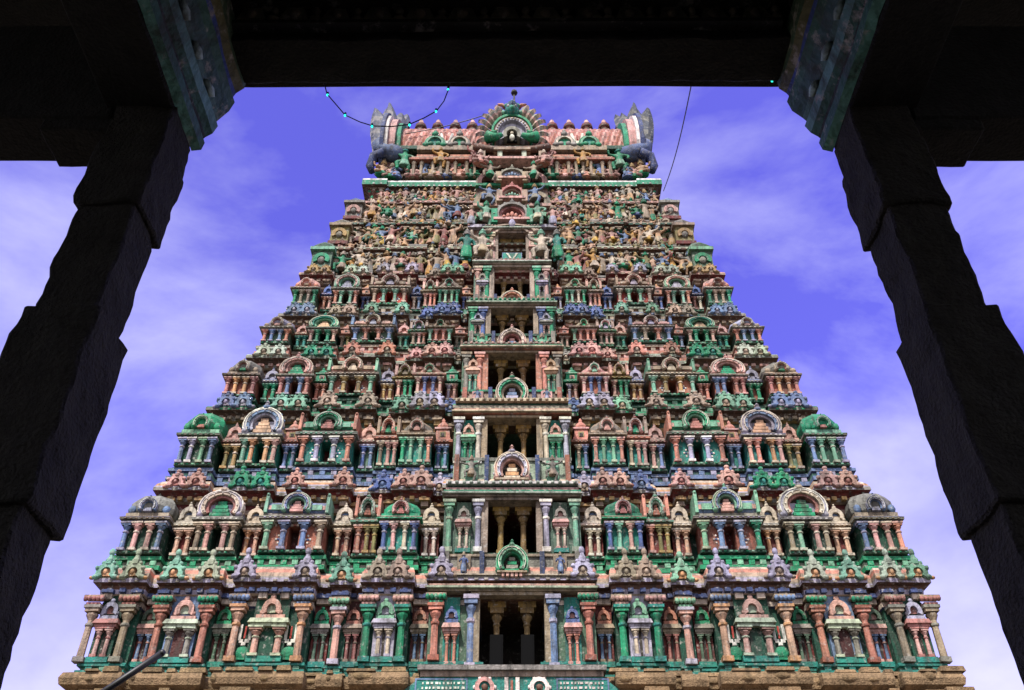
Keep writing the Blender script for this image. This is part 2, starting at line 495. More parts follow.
def arch_front(b, r, cz, y, c_rim, c_mid, c_heart, sx=1., sz=1., a0=-.55, crest=True, depth=.2, c_ped=None):
    """horseshoe gable with rims, scrolled feet, crest and a stepped heart"""
    b.arch(r * .86, r, y - depth * .2, y + depth, c_rim, 0, cz, sx, sz, a0)
    b.arch(r * .70, r * .86, y - depth * .5, y + depth, c_mid, 0, cz, sx, sz, a0)
    b.arch(r * .56, r * .70, y - depth * .05, y + depth, c_rim if c_mid != 'cr' else 'ro', 0, cz, sx, sz, a0)
    b.arch(r * .985, r * 1.04, y - depth * .32, y + depth, PALE.get(c_rim, 'cr') if isinstance(c_rim, str) else c_rim, 0, cz, sx, sz, a0)
    b.arch(r * .845, r * .875, y - depth * .62, y, 'wh' if c_mid != 'wh' else 'pk', 0, cz, sx, sz, a0)
    for q in range(9):
        a = a0 + .15 + (PI - 2 * a0 - .3) * q / 8
        b.ball(r * .78 * sx * math.cos(a), y - depth * .5, cz + r * .78 * sz * math.sin(a), r * .055, depth * .25, r * .055, PALE.get(c_mid, 'cr') if isinstance(c_mid, str) else c_mid, 5, 3)
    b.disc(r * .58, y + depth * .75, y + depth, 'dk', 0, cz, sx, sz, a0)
    zb = cz + r * sz * math.sin(a0)
    hp = c_ped or c_heart
    for k in range(4):
        w = r * sx * (.46 - .09 * k)
        b.box(-w, w, y + depth * (.05 + .08 * k), y + depth * .8, zb + r * sz * (.02 + .24 * k), zb + r * sz * (.02 + .24 * k + .19), hp if k % 2 == 0 else c_heart)
    for sg in (-1, 1):
        b.ball(sg * r * sx * 1.02 * math.cos(a0), y, zb + r * .08, r * .2, depth * .6, r * .17, c_rim, 6, 4)
        for k in range(4):    # flame scrolls round the rim
            a = PI / 2 + sg * (.5 + .42 * k)
            b.ball(r * 1.02 * sx * math.cos(a), y + depth * .3, cz + r * 1.02 * sz * math.sin(a), r * .1, depth * .4, r * .1, c_mid, 5, 3)
    if crest:
        zt = cz + r * sz
        b.ball(0, y, zt + r * .06, r * .26, depth * .6, r * .14, c_mid, 6, 4)
        b.lathe([(r * .12, 0), (r * .16, r * .12), (r * .07, r * .2), (r * .13, r * .28), (r * .02, r * .42)], c_rim, 0, y, zt + r * .1, 6)


def roof_fn(kind, w, h, dep, cl):
    """roof of a small shrine, standing at z = 0, front at y = 0, back at y = dep"""
    o, i, rf, ar, he, wl = cl
    def fn(b):
        if kind == 'corner':
            b.box(-w * .50, w * .50, -.10, dep, 0, h * .16, PALE.get(rf, 'cr'))
            b.lathe([(.62, h * .16), (.74, h * .26), (.79, h * .45), (.76, h * .66), (.62, h * .84), (.36, h * .94), (.1, h * .98)],
                    [rf, rf, rf, rf, 'gy', 'gy'], 0, dep * .5 - .05, 0, 4 if False else 8, w * .72, (dep + .2) * .72, PI / 8)
            arch_front(b, w * .19, h * .34, -.2, ar, PALE.get(ar, 'cr'), he, 1.1, 1.15, depth=.2)
            for sg in (-1, 1):
                b.ball(sg * w * .4, -.05, h * .3, w * .1, .08, h * .16, ar, 6, 4)
            b.lathe([(.05, 0), (.09, .06), (.03, .13), (.06, .18), (.01, .28)], 'gy', 0, dep * .5, h * .95, 6)
        elif kind == 'A':
            r = min(w * .56, h * .62)
            b.box(-w * .40, w * .40, 0.02, dep, 0, h * .55, rf)
            b.box(-w * .5, w * .5, -.1, dep, 0, h * .07, 'gy')
            arch_front(b, r, h * .07 + r * .5, -.12, rf, ar, he, w * .52 / r, 1.0)
        elif kind in ('B', 'D'):
            hw = w * .5
            b.box(-hw, hw, -.08, dep, 0, h * .12, 'gy' if kind == 'B' else rf)
            prof = [(-.02, .12), (-.1, .25), (-.08, .42), (.04, .58), (.2, .68)]
            n = len(b.v)
            for x in (-hw * .93, hw * .93):
                b.v += [(x, y, z * h) for y, z in prof]
            for k in range(len(prof) - 1):
                b.face([n + k, n + 5 + k, n + 5 + k + 1, n + k + 1], rf if k % 2 == 0 else ('pk' if kind == 'B' else ar))
            for x in (-hw * .62, hw * .62):
                b.box(x - w * .09, x + w * .09, -.15, 0, h * .22, h * .42, ar if kind == 'B' else he)
            for sg in (-1, 1):    # end fins
                x = sg * hw * .97
                b.box(x - .05, x + .05, -.2, dep, h * .1, h * .78, o, 0, .04)
                b.ball(x, -.12, h * .80, .06, .1, h * .07, o, 6, 4)
            r = h * (.46 if kind == 'B' else .38)
            sx = min(1.0, w * .3 / r)
            arch_front(b, r, h * .12 + r * .55, -.2, ar, rf if rf != ar else 'pk', he, sx, 1.0, depth=.2)
        elif kind == 'C':
            b.box(-w * .5, w * .5, -.1, dep, 0, h * .12, rf)
            b.lathe([(.68, h * .12), (.74, h * .28), (.72, h * .46), (.58, h * .62), (.3, h * .72)], [rf, ar if ar != 'pk' else rf, rf, rf], 0, dep * .5, 0, 8,
                    w * .72, (dep + .2) * .7, PI / 8)
            r = h * .27
            arch_front(b, r, h * .1 + r * .6, -.16, ar, he, 'dk' if he == ar else he, .95, 1.1, depth=.16)
        elif kind == 'block':  # slim niche under a squat block with a pointed crest
            b.box(-w * .58, w * .58, -.14, dep, 0, h * .1, ar)
            b.box(-w * .52, w * .52, -.10, dep, h * .1, h * .46, rf, .03, .02)
            b.box(-w * .58, w * .58, -.13, dep, h * .46, h * .52, PALE.get(rf, 'cr'))
            b.box(-w * .20, w * .20, -.125, -.05, h * .14, h * .34, he)
            b.box(-w * .12, w * .12, -.13, -.05, h * .14, h * .28, 'dk')
            b.lathe([(w * .42, h * .52), (w * .46, h * .60), (w * .3, h * .70), (w * .12, h * .76), (w * .14, h * .82), (w * .03, h * .92)], [rf, ar, rf, ar, ar], 0, -.02, 0, 8, 1, .5)
        else:                 # slim niche: small waisted gable
            b.box(-w * .55, w * .55, -.12, dep, 0, h * .1, ar)
            b.box(-w * .45, w * .45, -.05, dep, h * .1, h * .34, rf, .02, .01)
            r = w * .42
            b.arch(r * .5, r, -.13, .02, rf, 0, h * .1 + r * .75, 1.05, 1.15)
            b.disc(r * .5, -.03, .02, he, 0, h * .1 + r * .75, 1.05, 1.15)
            b.ball(0, -.08, h * .1 + r * 2.0, r * .3, .07, r * .32, rf, 6, 4)
            b.ball(0, -.08, h * .1 + r * 2.4, r * .14, .05, r * .2, ar, 5, 3)
            for sg in (-1, 1):
                b.ball(sg * r * .95, -.08, h * .1 + r * .22, r * .3, .07, r * .28, rf, 6, 4)
    return fn


KINDNAME = dict(corner='corner_pavilion', A='arched_shrine', B='barrel_roofed_shrine', C='domed_shrine', D='small_shrine')


def body_fn(kind, w, hp, hc, dep, cl, door):
    o, i, rf, ar, he, wl = cl
    def fn(b):
        b.box(-w * .5, w * .5, -.10, dep, -.02, .07, 'sg' if wl != 'tc' else 'dg')
        if door:
            dw = w * .085 if kind != 'A' else w * .11
            b.box(-w * .46, -dw, 0, dep, .07, hp, wl)
            b.box(dw, w * .46, 0, dep, .07, hp, wl)
            b.box(-dw, dw, .0, dep, hp * .93, hp, wl)
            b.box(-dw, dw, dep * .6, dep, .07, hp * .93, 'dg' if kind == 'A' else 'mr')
        else:
            b.box(-w * .46, w * .46, 0, dep, .07, hp, wl)
        if kind == 'B':       # painted flowers on the side panels
            for sg in (-1, 1):
                for (dx, dz) in ((0, .28), (-.07, .4), (.07, .4), (0, .52), (0, .4)):
                    b.ball(sg * w * .23 + dx, -.005, hp * (dz + .06), .045, .02, .045, 'wh' if dx or dz != .4 else 'bl', 5, 3)
        e = .12
        b.box(-w * .5 - e * .3, w * .5 + e * .3, -.14, dep, hp, hp + hc * .4, 'gy' if kind in ('A', 'B') else ar)
        b.box(-w * .5 - e, w * .5 + e, -.26, dep, hp + hc * .4, hp + hc * .75, 'gy' if kind in ('A', 'corner', 'B') else rf, 0, 0)
        b.box(-w * .5 - e * .4, w * .5 + e * .4, -.16, dep, hp + hc * .75, hp + hc, rf)
        nd_ = max(4, int(w / .16))
        for q in range(nd_):
            xq = -w * .5 + w * (q + .5) / nd_
            b.box(xq - .035, xq + .035, -.30, -.22, hp + hc * .38, hp + hc * .52, PALE.get(rf, 'cr'))
            b.box(xq - .04, xq + .04, -.13, -.06, .0, .05, 'mt' if q % 2 else 'gn')
            b.box(xq - .03, xq + .03, -.035, .0, hp * .90, hp * .97, 'cr')
        b.box(-w * .5 - e, w * .5 + e, -.275, -.2, hp + hc * .70, hp + hc * .78, PALE.get(ar, 'cr'))
    return fn


rvp = random.Random(11)
def shrine(ti, kind, name, x, Y, z, w, hp, hc, hr, dep, cl, door, up=True):
    """one miniature shrine of the facade; sub-parts: pilasters and roof"""
    key = (ti, kind, name)
    body = cached(('body',) + key, body_fn(kind, w, hp, hc, dep, cl, door), name)
    s = place(name, body, tower, tp(x, Y, z))
    o, i, rf, ar, he, wl = cl
    if kind in ('corner', 'A', 'C'):
        pw = w * .115
        spots = [(-w * .40, o), (-w * (.15 if kind != 'A' else .19), i), (w * (.15 if kind != 'A' else .19), i), (w * .40, o)]
    elif kind == 'B':
        pw = w * .085
        spots = [(-w * .41, o), (-w * .155, i), (w * .155, i), (w * .41, o)]
    elif kind == 'D':
        pw = w * .17
        spots = [(-w * .30, o), (w * .06, i), (w * .36, i)]
    else:
        pw = w * .26
        spots = [(-w * .27, o), (w * .27, i)]
    for px, c in spots:
        c2 = PALE.get(c, 'cr')
        if rvp.random() < .12: c = rvp.choice(['pk', 'mt', 'cr', 'sb', 'sl', 'gn', 'tn', 'lv']); c2 = PALE[c]
        pm = cached(('pil', round(pw, 3), round(hp, 3), c, c2), pilaster_fn(pw, hp - .07, c, c2), 'pilaster')
        place('pilaster', pm, s, (px, -.10, .07))
    rm = cached(('roof',) + key, roof_fn(kind, w, hr, dep, cl), 'roof')
    place('roof', rm, s, (0, -.04, hp + hc), rvp.uniform(-.02, .02), (rvp.uniform(.95, 1.04), 1, rvp.uniform(.92, 1.07)))
    return s


def antefix_fn(r, h, c, c2):
    def fn(b):
        # scrolled omega with a tall spike, leaning on the curved eave
        b.arch(r * .42, r * .85, -.08, .10, c, 0, r * .62, 1, .95, -.75, 10)
        b.disc(r * .44, .02, .10, c2, 0, r * .62, 1, .95, -.75, 10)
        for sg in (-1, 1):
            b.ball(sg * r * .78, -.02, r * .2, r * .34, .10, r * .24, c, 7, 4)
            b.ball(sg * r * .80, -.06, r * .95, r * .2, .08, r * .22, c, 6, 4)
        top = h - r * 1.3
        b.lathe([(r * .34, 0), (r * .36, top * .25), (r * .2, top * .45), (r * .17, top * .55)], c, 0, .0, r * 1.3, 7)
        b.ball(0, 0, r * 1.3 + top * .74, r * .25, r * .22, top * .26, c, 7, 5)
        for sg in (-1, 1):
            b.ball(sg * r * 1.12, 0, r * .16, r * .24, .08, r * .17, c2, 6, 4)
            b.ball(sg * r * .42, -.03, r * 1.42, r * .2, .07, r * .2, c, 6, 4)
        b.ball(0, -.1, r * .55, r * .2, .06, r * .28, c2, 6, 4)
    return fn


def eave_parts(ti, t, plan, tcol, fr, parent, teeth=.3):
    oh = t['oh']
    # frieze and brackets under the eave, the curved eave itself and its ledge; returns the eave object
    zl, zn, z = t['zl'], t['zn'], t['z']
    kh = zn - .5 - zl
    k = tcol['kap']
    b = MB()
    b.sweep([(-.02, -.34), (.10, -.30), (.12, -.17), (oh - .16, -.06), (oh, -.02), (oh, .10 if ti != 9 else .30), (oh - .03, max(kh * .22, .16 if ti != 9 else .44)), (oh - .07, kh * .48),
             (oh - .18, kh * .74), (oh - .34, kh * .95), (oh - .38, kh), (-1.6, kh + .03)],
            [fr[1], k[1], k[0], k[0], k[1], k[2], k[3], k[4], k[5], k[6], 'gy'], plan, .3, zl - z)
    # teeth under the lip, front runs only
    for (x0, y0), (x1, y1) in zip(plan[:-1], plan[1:]):
        if abs(y1 - y0) > 1e-6 or abs(x1 - x0) < .3: continue
        n = max(2, int(abs(x1 - x0) / teeth))
        for q in range(n):
            xc = x0 + (x1 - x0) * (q + .5) / n
            b.box(xc - teeth * .27, xc + teeth * .27, y0 - .25, y0 - .02, zl - z - .29, zl - z - .17, fr[3])
            b.box(xc - teeth * .2, xc + teeth * .2, y0 - oh - .025, y0 - oh + .03, zl - z - .005, zl - z + .05, k[2])
    return b.build('eave', parent, loc=(0, 0, 0))


def tier_core(ti, t, bays_abs, pw, pp, ow, tcol, room=2.4, top_open=None):
    """the wall of one storey with its frieze; tier object is the part, located at its foot"""
    Y, z, zl, hw = t['cY'], t['z'], t['zl'], t['chw']
    fr = tcol['frieze']
    hz = zl - z
    prof = [(-.10, -.3), (-.10, hz * .70), (.0, hz * .72), (.0, hz * .78), (-.05, hz * .79), (-.05, hz * .90), (.06, hz * .92), (.06, hz + .3), (-.2, hz + .31)]
    cols = [tcol['wall'], fr[3], fr[1], fr[0], fr[0], fr[2], fr[2], fr[0]]
    b = MB()
    plan_full = plan_of(hw, Y, bays_abs, pw, pp)
    if ow:
        for run in plan_of(hw, Y, bays_abs, pw, pp, ow, room):
            b.sweep(prof, cols, run, .3)
        zt = top_open - z
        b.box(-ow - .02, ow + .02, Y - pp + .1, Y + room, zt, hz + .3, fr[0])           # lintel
        b.box(-ow - .6, ow + .6, Y + room, Y + room + .3, -.3, hz + .3, 'dk')           # back of the chamber, near black to paint in the shade inside
        b.box(-ow, ow, t['Y'] - pp - .05, Y + room, -.6, -.01 if ti else -.28, 'dk')                          # its floor, with the same painted-in shade
    else:
        b.sweep(prof, cols, plan_full, .3)
    # brackets between wall and eave on the bay fronts
    for (x0, y0), (x1, y1) in zip(plan_full[:-1], plan_full[1:]):
        if abs(y1 - y0) > 1e-6 or abs(x1 - x0) < .45: continue
        if abs((x0 + x1) / 2) < .1: continue
        for xc in ((x0 + .16, x1 - .16) if x1 - x0 < 2 else (x0 + .16, x0 + (x1 - x0) * .36, x0 + (x1 - x0) * .64, x1 - .16)):
            b.box(xc - .12, xc + .12, y0 - .16, y0 + .05, hz * .80, hz * .87, fr[1])
            b.box(xc - .17, xc + .17, y0 - .26, y0 + .05, hz * .87, hz * .91, fr[3])
    # roots: shift to tier-local coordinates (x, y stay in tower space)
    b.v = [(x, y - 30, zz) for x, y, zz in b.v]
    o = b.build('tier', tower, loc=(0, 0, z - GZ))
    return o, plan_full


def plinth(t, plan, cols, parent):
    d = .30 if t['z'] < 10 else .52
    b = MB()
    for run in ([plan] if t['z'] > 10 else plan_of(t['hw'], t['Y'], T1BAYS, 2.42, .55, t['ow'], 1.0)):
        b.sweep([(-.25, -d), (.16, -d), (.16, -d * .72), (.06, -d * .66), (.05, -d * .42), (.15, -d * .33), (.15, -d * .12), (.06, -d * .06), (.06, .02), (-1.3, .03)],
            [cols[0], cols[1], cols[1], cols[2], cols[0], cols[3], cols[3], cols[4], cols[4]], run, .3)
    for (x0, y0), (x1, y1) in zip(plan[:-1], plan[1:]):
        if abs(y1 - y0) > 1e-6 or x1 - x0 < .3 or x0 * x1 < 0: continue
        n_ = max(2, int((x1 - x0) / .34))
        for q in range(n_):
            xc = x0 + (x1 - x0) * (q + .5) / n_
            b.box(xc - .09, xc + .09, y0 - .13, y0 - .02, -d * .66, -d * .36, PALE.get(cols[1], 'cr') if q % 2 else cols[3])
    b.v = [(x, y - 30, zz) for x, y, zz in b.v]
    return b.build('plinth', parent)


OPEN_ROWS = [(598, 661, 33), (503, 555, 24.5), (421, 466, 25), (356, 397, 24.4), (311, 343, 21.5), (270, 305, 18), (236, 262, 14)]
T1 = TIERS[0]
T1BAYS = [('corner', 11.72, 1.56, .40), ('A', 9.6, 1.75, .36), ('B', 7.03, 2.3, .46), ('P', 5.1, .5, .22), ('C', 3.7, 1.42, .42)]
T1COL = dict(wall='dg', frieze=('br', 'cr', 'lv', 'nb'), kap=('br', 'lv', 'gy', 'tn', 'sl', 'cr', 'gn'), pl=('tl', 'tl', 'sg', 'tl', 'tl'))
PORCHCOL = [('lv', 'sb', 'sl', 'pk'), ('mt', 'lv', 'cr', 'pk'), ('lv', 'cr', 'gn', 'mt'), ('gy', 'sl', 'mt', 'pc'), ('gn', 'bl', 'pk', 'gy'), ('pk', 'gn', 'gy', 'lv'),
            ('gn', 'tn', 'gy', 'pk')]
KUDU = [None, ('gn', 'mt', 'gy', 'gn'), ('pk', 'lv', 'og', 'cr'), ('tn', 'gn', 'lv', 'sb'), ('pk', 'cr', 'pk', 'sb'), ('pk', 'sl', 'gn', 'mt'), None]


COLM = (.24, .15, .055)
def doorway(ti, t, ow, zt, pw, pp):
    """the central opening of a storey: dark inner columns, side pillars, niches, sill and gable"""
    dz0 = 0 if ti else .27
    Y, z, hz = t['Y'], t['z'] - dz0, t['zl'] - t['z'] + dz0
    yf = Y - pp
    ho = zt - z
    c0, c1, c2, c3 = PORCHCOL[ti]
    b = MB()
    for sg in (-1, 1):        # moulded jambs
        b.box(sg * (ow + .09) - .10, sg * (ow + .09) + .10, yf - .14, yf + .3, 0, ho, 'tn' if ti != 3 else 'sl')
    b.box(-ow - .25, ow + .25, yf - .22, yf + .3, ho, ho + .10, 'tn')
    for sg in (-1, 1):
        b.box(min(sg * (ow + .01), sg * pw), max(sg * (ow + .01), sg * pw), yf + .02, t['cY'] - pp + .2, -.1, ho, 'sg')
    hb = ho + .30
    pws, pw = pw, (ow + .48 if ti == 0 else pw)
    steps = [('tn', .04), ('br', .10), (['lv', 'pk', 'gy', 'pk', 'mt', 'pk', 'tn'][ti], .02), ('dg', .08), (['gy', 'wh', 'cr', 'gy', 'pg', 'gy', 'gy'][ti], -.08)]
    ht = max(hz + .1, hb + .3)
    for q, (cq, dq) in enumerate(steps):
        z0_, z1_ = hb + (ht - hb) * q / 5, hb + (ht - hb) * (q + 1) / 5
        b.box(-pw + .02 * (q % 2), pw - .02 * (q % 2), yf + dq, t['cY'] - pp + .1, z0_ + .002, z1_, cq)
    for q in range(18):
        xq = -pw + 2 * pw * (q + .5) / 18
        b.box(xq - .05, xq + .05, yf - .03, yf + .15, hb + (ht - hb) * .22, hb + (ht - hb) * .38, 'cr' if q % 2 else 'tn')
        b.ball(xq, yf - .09, hb + (ht - hb) * .9, .07, .06, .07, ['pk', 'pg', 'tn', 'pk', 'gn', 'tn', 'tn'][ti], 5, 3)
    pw = pws
    b.box(-pw, pw, yf + .3, t['cY'] - pp + .1, ho + .005, hb, 'br')
    b.box(-pw - .02, pw + .02, yf - .28, yf + .1, ho + .10, ho + .16, 'tc' if ti in (2, 3) else 'tn')
    b.box(-pw - .08, pw + .08, yf - .40, yf + .1, ho + .163, ho + .22, 'cr' if ti in (2, 3) else 'pg')
    b.box(-pw - .03, pw + .03, yf - .34, yf + .1, ho + .223, ho + .30, 'pk' if ti in (0, 2, 5) else 'gn')
    d = b.build('doorway', tower, loc=tp(0, 0, z))
    d.location = tp(0, 0, z)
    # all locals below are (x, world y, height above the storey foot)
    b = MB()
    for h0, h1, w in ((0, .08, .17), (.08, .16, .13)):
        b.box(-w, w, -w, w, ho * h0, ho * h1, COLM)
    b.lathe([(.10, ho * .16), (.085, ho * .66), (.12, ho * .68), (.085, ho * .71), (.15, ho * .77), (.16, ho * .80), (.1, ho * .84)], COLM, seg=10)
    b.box(-.2, .2, -.16, .16, ho * .84, ho * .92, COLM)
    b.box(-.27, .27, -.16, .16, ho * .92, ho, (.33, .20, .05))
    cm = b.mesh('column', STUCCO)
    for sg in (-1, 1):
        place('column', cm, d, (sg * ow * .47, Y - .15, 0))
        if ti == 0:
            bm2 = cached(('board',), lambda b: (b.box(-.19, .19, 0, .05, 0, 1.12, (.006, .006, .006)), b.box(-.15, .15, -.012, 0, .06, 1.06, (.009, .009, .008))), 'dark_board', BOARDM)
            place('dark_board', bm2, d, (sg * ow * .47, Y - .42, 0))
    xs = ([(pw - .17, c0)] if ti else []) + [(ow + .30 if ti else ow + .24, c1)]
    for sg in (-1, 1):
        for (x, c) in xs:
            cc = PALE.get(c, 'cr')
            pm = cached(('pil', 'door', ti, c), pilaster_fn(.2 if ti == 0 else .18, ho, c, cc), 'pillar')
            place('pillar', pm, d, (sg * x, yf - .12, 0))
        xn = (pw - .17 + ow + .30) / 2
        nm = cached(('niche', ti), niche_fn(.46, ho, c2, c3, {0: 'bl', 1: 'gy', 2: 'pk', 3: 'pc', 4: 'lv', 5: 'gy', 6: 'tn'}[ti], 'tl' if ti in (0, 2, 3) else 'sg'), 'side_niche')
        place('side_niche', nm, d, (sg * xn, yf - .02, 0))
    return d


def niche_fn(w, h, c, c2, cg, wl):
    """slim niche with paired colonnettes, a little eave and a gable"""
    def fn(b):
        b.box(-w * .5, w * .5, -.02, .12, 0, h, wl)
        b.box(-w * .5, w * .5, -.14, .1, 0, h * .08, 'tl')
        for sg in (-1, 1):
            q = MB(); pilaster_fn(w * .19, h * .42, c, c2)(q)
            n = len(b.v)
            b.v += [(x + sg * w * (.23 if w < .8 else .33), y - .08, z_ + h * .08) for x, y, z_ in q.v]
            b.f += [[i_ + n for i_ in f] for f in q.f]; b.c += q.c; b.sm += q.sm
        b.box(-w * .06, w * .06, -.03, .0, h * .08, h * .5, 'dk')
        b.box(-w * .52, w * .52, -.20, .1, h * .50, h * .545, c2)
        b.box(-w * .60, w * .60, -.26, .1, h * .545, h * .62, c2, .05, .06)
        b.box(-w * .42, w * .42, -.14, .1, h * .62, h * .68, cg)
        r = min(w * .38, h * .14)
        b.arch(r * .5, r, -.16, .05, cg, 0, h * .68 + r * .6, 1, 1.15)
        b.disc(r * .5, -.05, .05, c2, 0, h * .68 + r * .6, 1, 1.15)
        b.ball(0, -.1, h * .68 + r * 1.95, r * .32, .06, r * .35, cg, 6, 4)
        for sg in (-1, 1):
            b.ball(sg * r * .9, -.1, h * .68 + r * .3, r * .3, .06, r * .3, cg, 6, 4)
    return fn


tier_objs, plans = [], []
for ti in range(6):
    t = TIERS[ti]
    Y, z, hw, zl = t['Y'], t['z'], t['hw'], t['zl']
    tc_ = T1COL if ti == 0 else TC[ti]
    pw = 2.42 if ti == 0 else PORCH * hw
    pp = .55
    oy0, oy1, opx = OPEN_ROWS[ti]
    ow = opx / FPX * ((Y - pp) * CP + Z((oy0 + oy1) / 2, Y - pp) * SP)
    zt = Z(oy0, Y - pp)
    t['ow'] = ow
    if ti == 0:
        bays = T1BAYS
    else:
        bays = [(n, c * hw, w * hw, p) for n, c, w, p in BAYS]
    f_ = t['chw'] / hw
    core, plan = tier_core(ti, t, [(n, c * f_, w * f_, p) for n, c, w, p in bays], pw, pp, ow, tc_, top_open=zt)
    tier_objs.append(core); plans.append(plan)
    lp = [(x, y - 30) for x, y in plan]
    eave_parts(ti, t, lp, tc_, tc_['frieze'], core)
    plinth(t, plan_of(hw, Y, bays, pw, pp), tc_['pl'], core)
    d = doorway(ti, t, ow, zt, pw, pp)
    hz = zl - z
    if ti == 0:
        hp1 = zt - z
        tall = [(12.25, 'tn'), (11.22, 'tn'), (10.26, 'sl'), (8.93, 'sl'), (7.98, 'pc'), (6.1, 'pc'), (5.1, 'pk'), (4.2, 'gn'), (3.2, 'gn'), (2.22, 'sl')]
        brk = dict(tn='ro', sl='gn', pc='sb', pk='mt', gn='pk')
        for x, c in tall:
            p = .55 if x < 2.4 else next((q for n, cc, w, q in bays if abs(x - cc) <= w / 2 + .05), 0)
            hh = hz * .82
            def fn(b, c=c, hh=hh):
                pilaster_fn(.21, hh * .86, c, {'pc': 'og', 'sl': 'tc', 'tn': 'gy', 'gn': 'tl', 'pk': 'lv'}[c])(b)
                k = brk[c]
                b.box(-.2, .2, -.2, .12, hh * .86, hh * .89, k)
                for q in range(5):      # drooping leaf bracket
                    b.ball(-.24 + .12 * q, -.22, hh * .945, .075, .08, hh * .05, k, 6, 4)
                b.box(-.3, .3, -.24, .12, hh * .96, hh, 'tn')
            m = cached(('tall', c), fn, 'pillar')
            for sg in (-1, 1):
                place('pillar', m, tower, tp(sg * x, Y - p - .12, z))
        #          x, width, height, colonnette, eave, gable, wall, projection
        nic = [(11.76, .62, 'pk', 'ro', 'lv', 'dg', .40), (10.72, .52, 'sb', 'pk', 'sg', 'mr', 0), (9.6, .86, 'gy', 'pg', 'pk', 'sb', .36),
               (8.5, .52, 'sg', 'gy', 'gn', 'mr', 0), (7.03, 1.0, 'pk', 'pg', 'pk', 'dg', .46), (5.62, .5, 'sg', 'gy', 'gn', 'mr', 0),
               (4.68, .5, 'ro', 'tn', 'sl', 'mr', 0), (3.7, .62, 'cr', 'lv', 'mt', 'lv', .42), (2.72, .48, 'sb', 'tn', 'sl', 'mr', 0)]
        for q, (x, w, c, c2, cg, wl, p) in enumerate(nic):
            m = cached(('n1', q), niche_fn(w, hz * .86, c, c2, cg, wl), 'slim_niche')
            for sg in (-1, 1):
                o = place('slim_niche', m, tower, tp(sg * x, Y - p - .02, z))
                if w >= .86:
                    dm = cached(('door', q), lambda b, w=w, h=hz: (b.box(-w * .19, w * .19, -.05, .02, h * .03, h * .44, 'dg' if w > .9 else (.05, .012, .01))), 'door')
                    place('door', dm, o, (0, 0, 0))
        # white U-shaped marks over green pots on the wide bay
        def mark(b):
            b.box(-.05, .05, -.04, 0, .34, .42, 'wh')
            for sg in (-1, 1):
                b.box(sg * .115 - .035, sg * .115 + .035, -.04, 0, .46, .82, 'wh')
                b.box(sg * .07 - .05, sg * .07 + .05, -.04, 0, .40, .48, 'wh')
            b.box(-.02, .02, -.035, 0, .5, .78, 'rd')
            b.ball(0, 0, .17, .19, .05, .17, 'gn', 8, 4)
            b.box(-.1, .1, -.05, 0, 0, .05, 'gn')
        m = cached(('mark',), mark, 'painted_mark')
        for sx in (-1, 1):
            for dx in (-.66, .66):
                place('painted_mark', m, tower, tp(sx * 7.03 + dx, Y - .46 - .03, z + .08), 0, (1.2, 1, 1.25))
        ante = [(12.1, 'mt'), (11.3, 'pg'), (10.1, 'mt'), (9.05, 'pg'), (7.95, 'lv'), (6.15, 'lv'), (5.1, 'mt'), (4.0, 'tn'), (3.4, 'tn'), (2.1, 'lv')]
        for x, c in ante:
            p = .55 if x < 2.4 else next((q for n, cc, w, q in bays if abs(x - cc) <= w / 2 + .05), 0)
            m = cached(('ante', c, .36), antefix_fn(.36, 1.0, c, 'og' if c in ('mt', 'pg') else 'tn'), 'eave_ornament')
            for sg in (-1, 1):
                place('eave_ornament', m, core, (sg * x, Y - 30 - p - t['oh'] - .03, zl - z + .05))
        continue
    tt = TIERS[ti]
    hs = t['hs']
    hp_, hc_ = hs * .47, hs * .09
    hr_ = hs * .46
    for (n, c, w, p) in bays:
        kind = n if n in KINDNAME else ('slim' if n in ('s1', 's3') or ti == 1 else 'block')
        name = KINDNAME.get(n, 'slim_niche')
        cl = tc_[n]
        dep = t['cY'] - Y + .25
        hp = hp_ * (1.0 if p else .97)
        wv = w * .96 if kind not in ('slim', 'block') else w * .86
        for sg in (-1, 1):
            cx = sg * c
            shrine(ti, kind, name, cx, Y - p - .12, z + .02, wv, hp, hc_, hr_, dep + .1, cl, kind in ('A', 'B'))
    kh = t['zn'] - .5 - zl
    rr = min(.36, hw * .031)
    for n, c in tc_['ante'].items():
        bb = next(q for q in bays if q[0] == n)
        xs = [bb[1]] if n in ('s4', 'D') else [bb[1] - bb[2] * (.25 if n != 'B' else .40), bb[1] + bb[2] * (.25 if n != 'B' else .40)]
        hgt = min(1.05, kh * 1.0 + .25) if ti < 4 else kh * .8 + .2
        m = cached(('ante', c, round(rr, 3), round(hgt, 2)), antefix_fn(rr, max(hgt, rr * 1.9), c, {'gn': 'tl', 'pk': 'ro', 'bl': 'sb', 'sb': 'lv'}.get(c, 'tn')), 'eave_ornament')
        for x in xs:
            for sg in (-1, 1):
                rsc = rvp.uniform(.9, 1.1)
                place('eave_ornament', m, core, (sg * x * f_, t['cY'] - 30 - bb[3] - t['oh'] - .03, zl - z + .05), rvp.uniform(-.1, .1), (rsc, 1, rsc * rvp.uniform(.94, 1.06)))

PARA = []
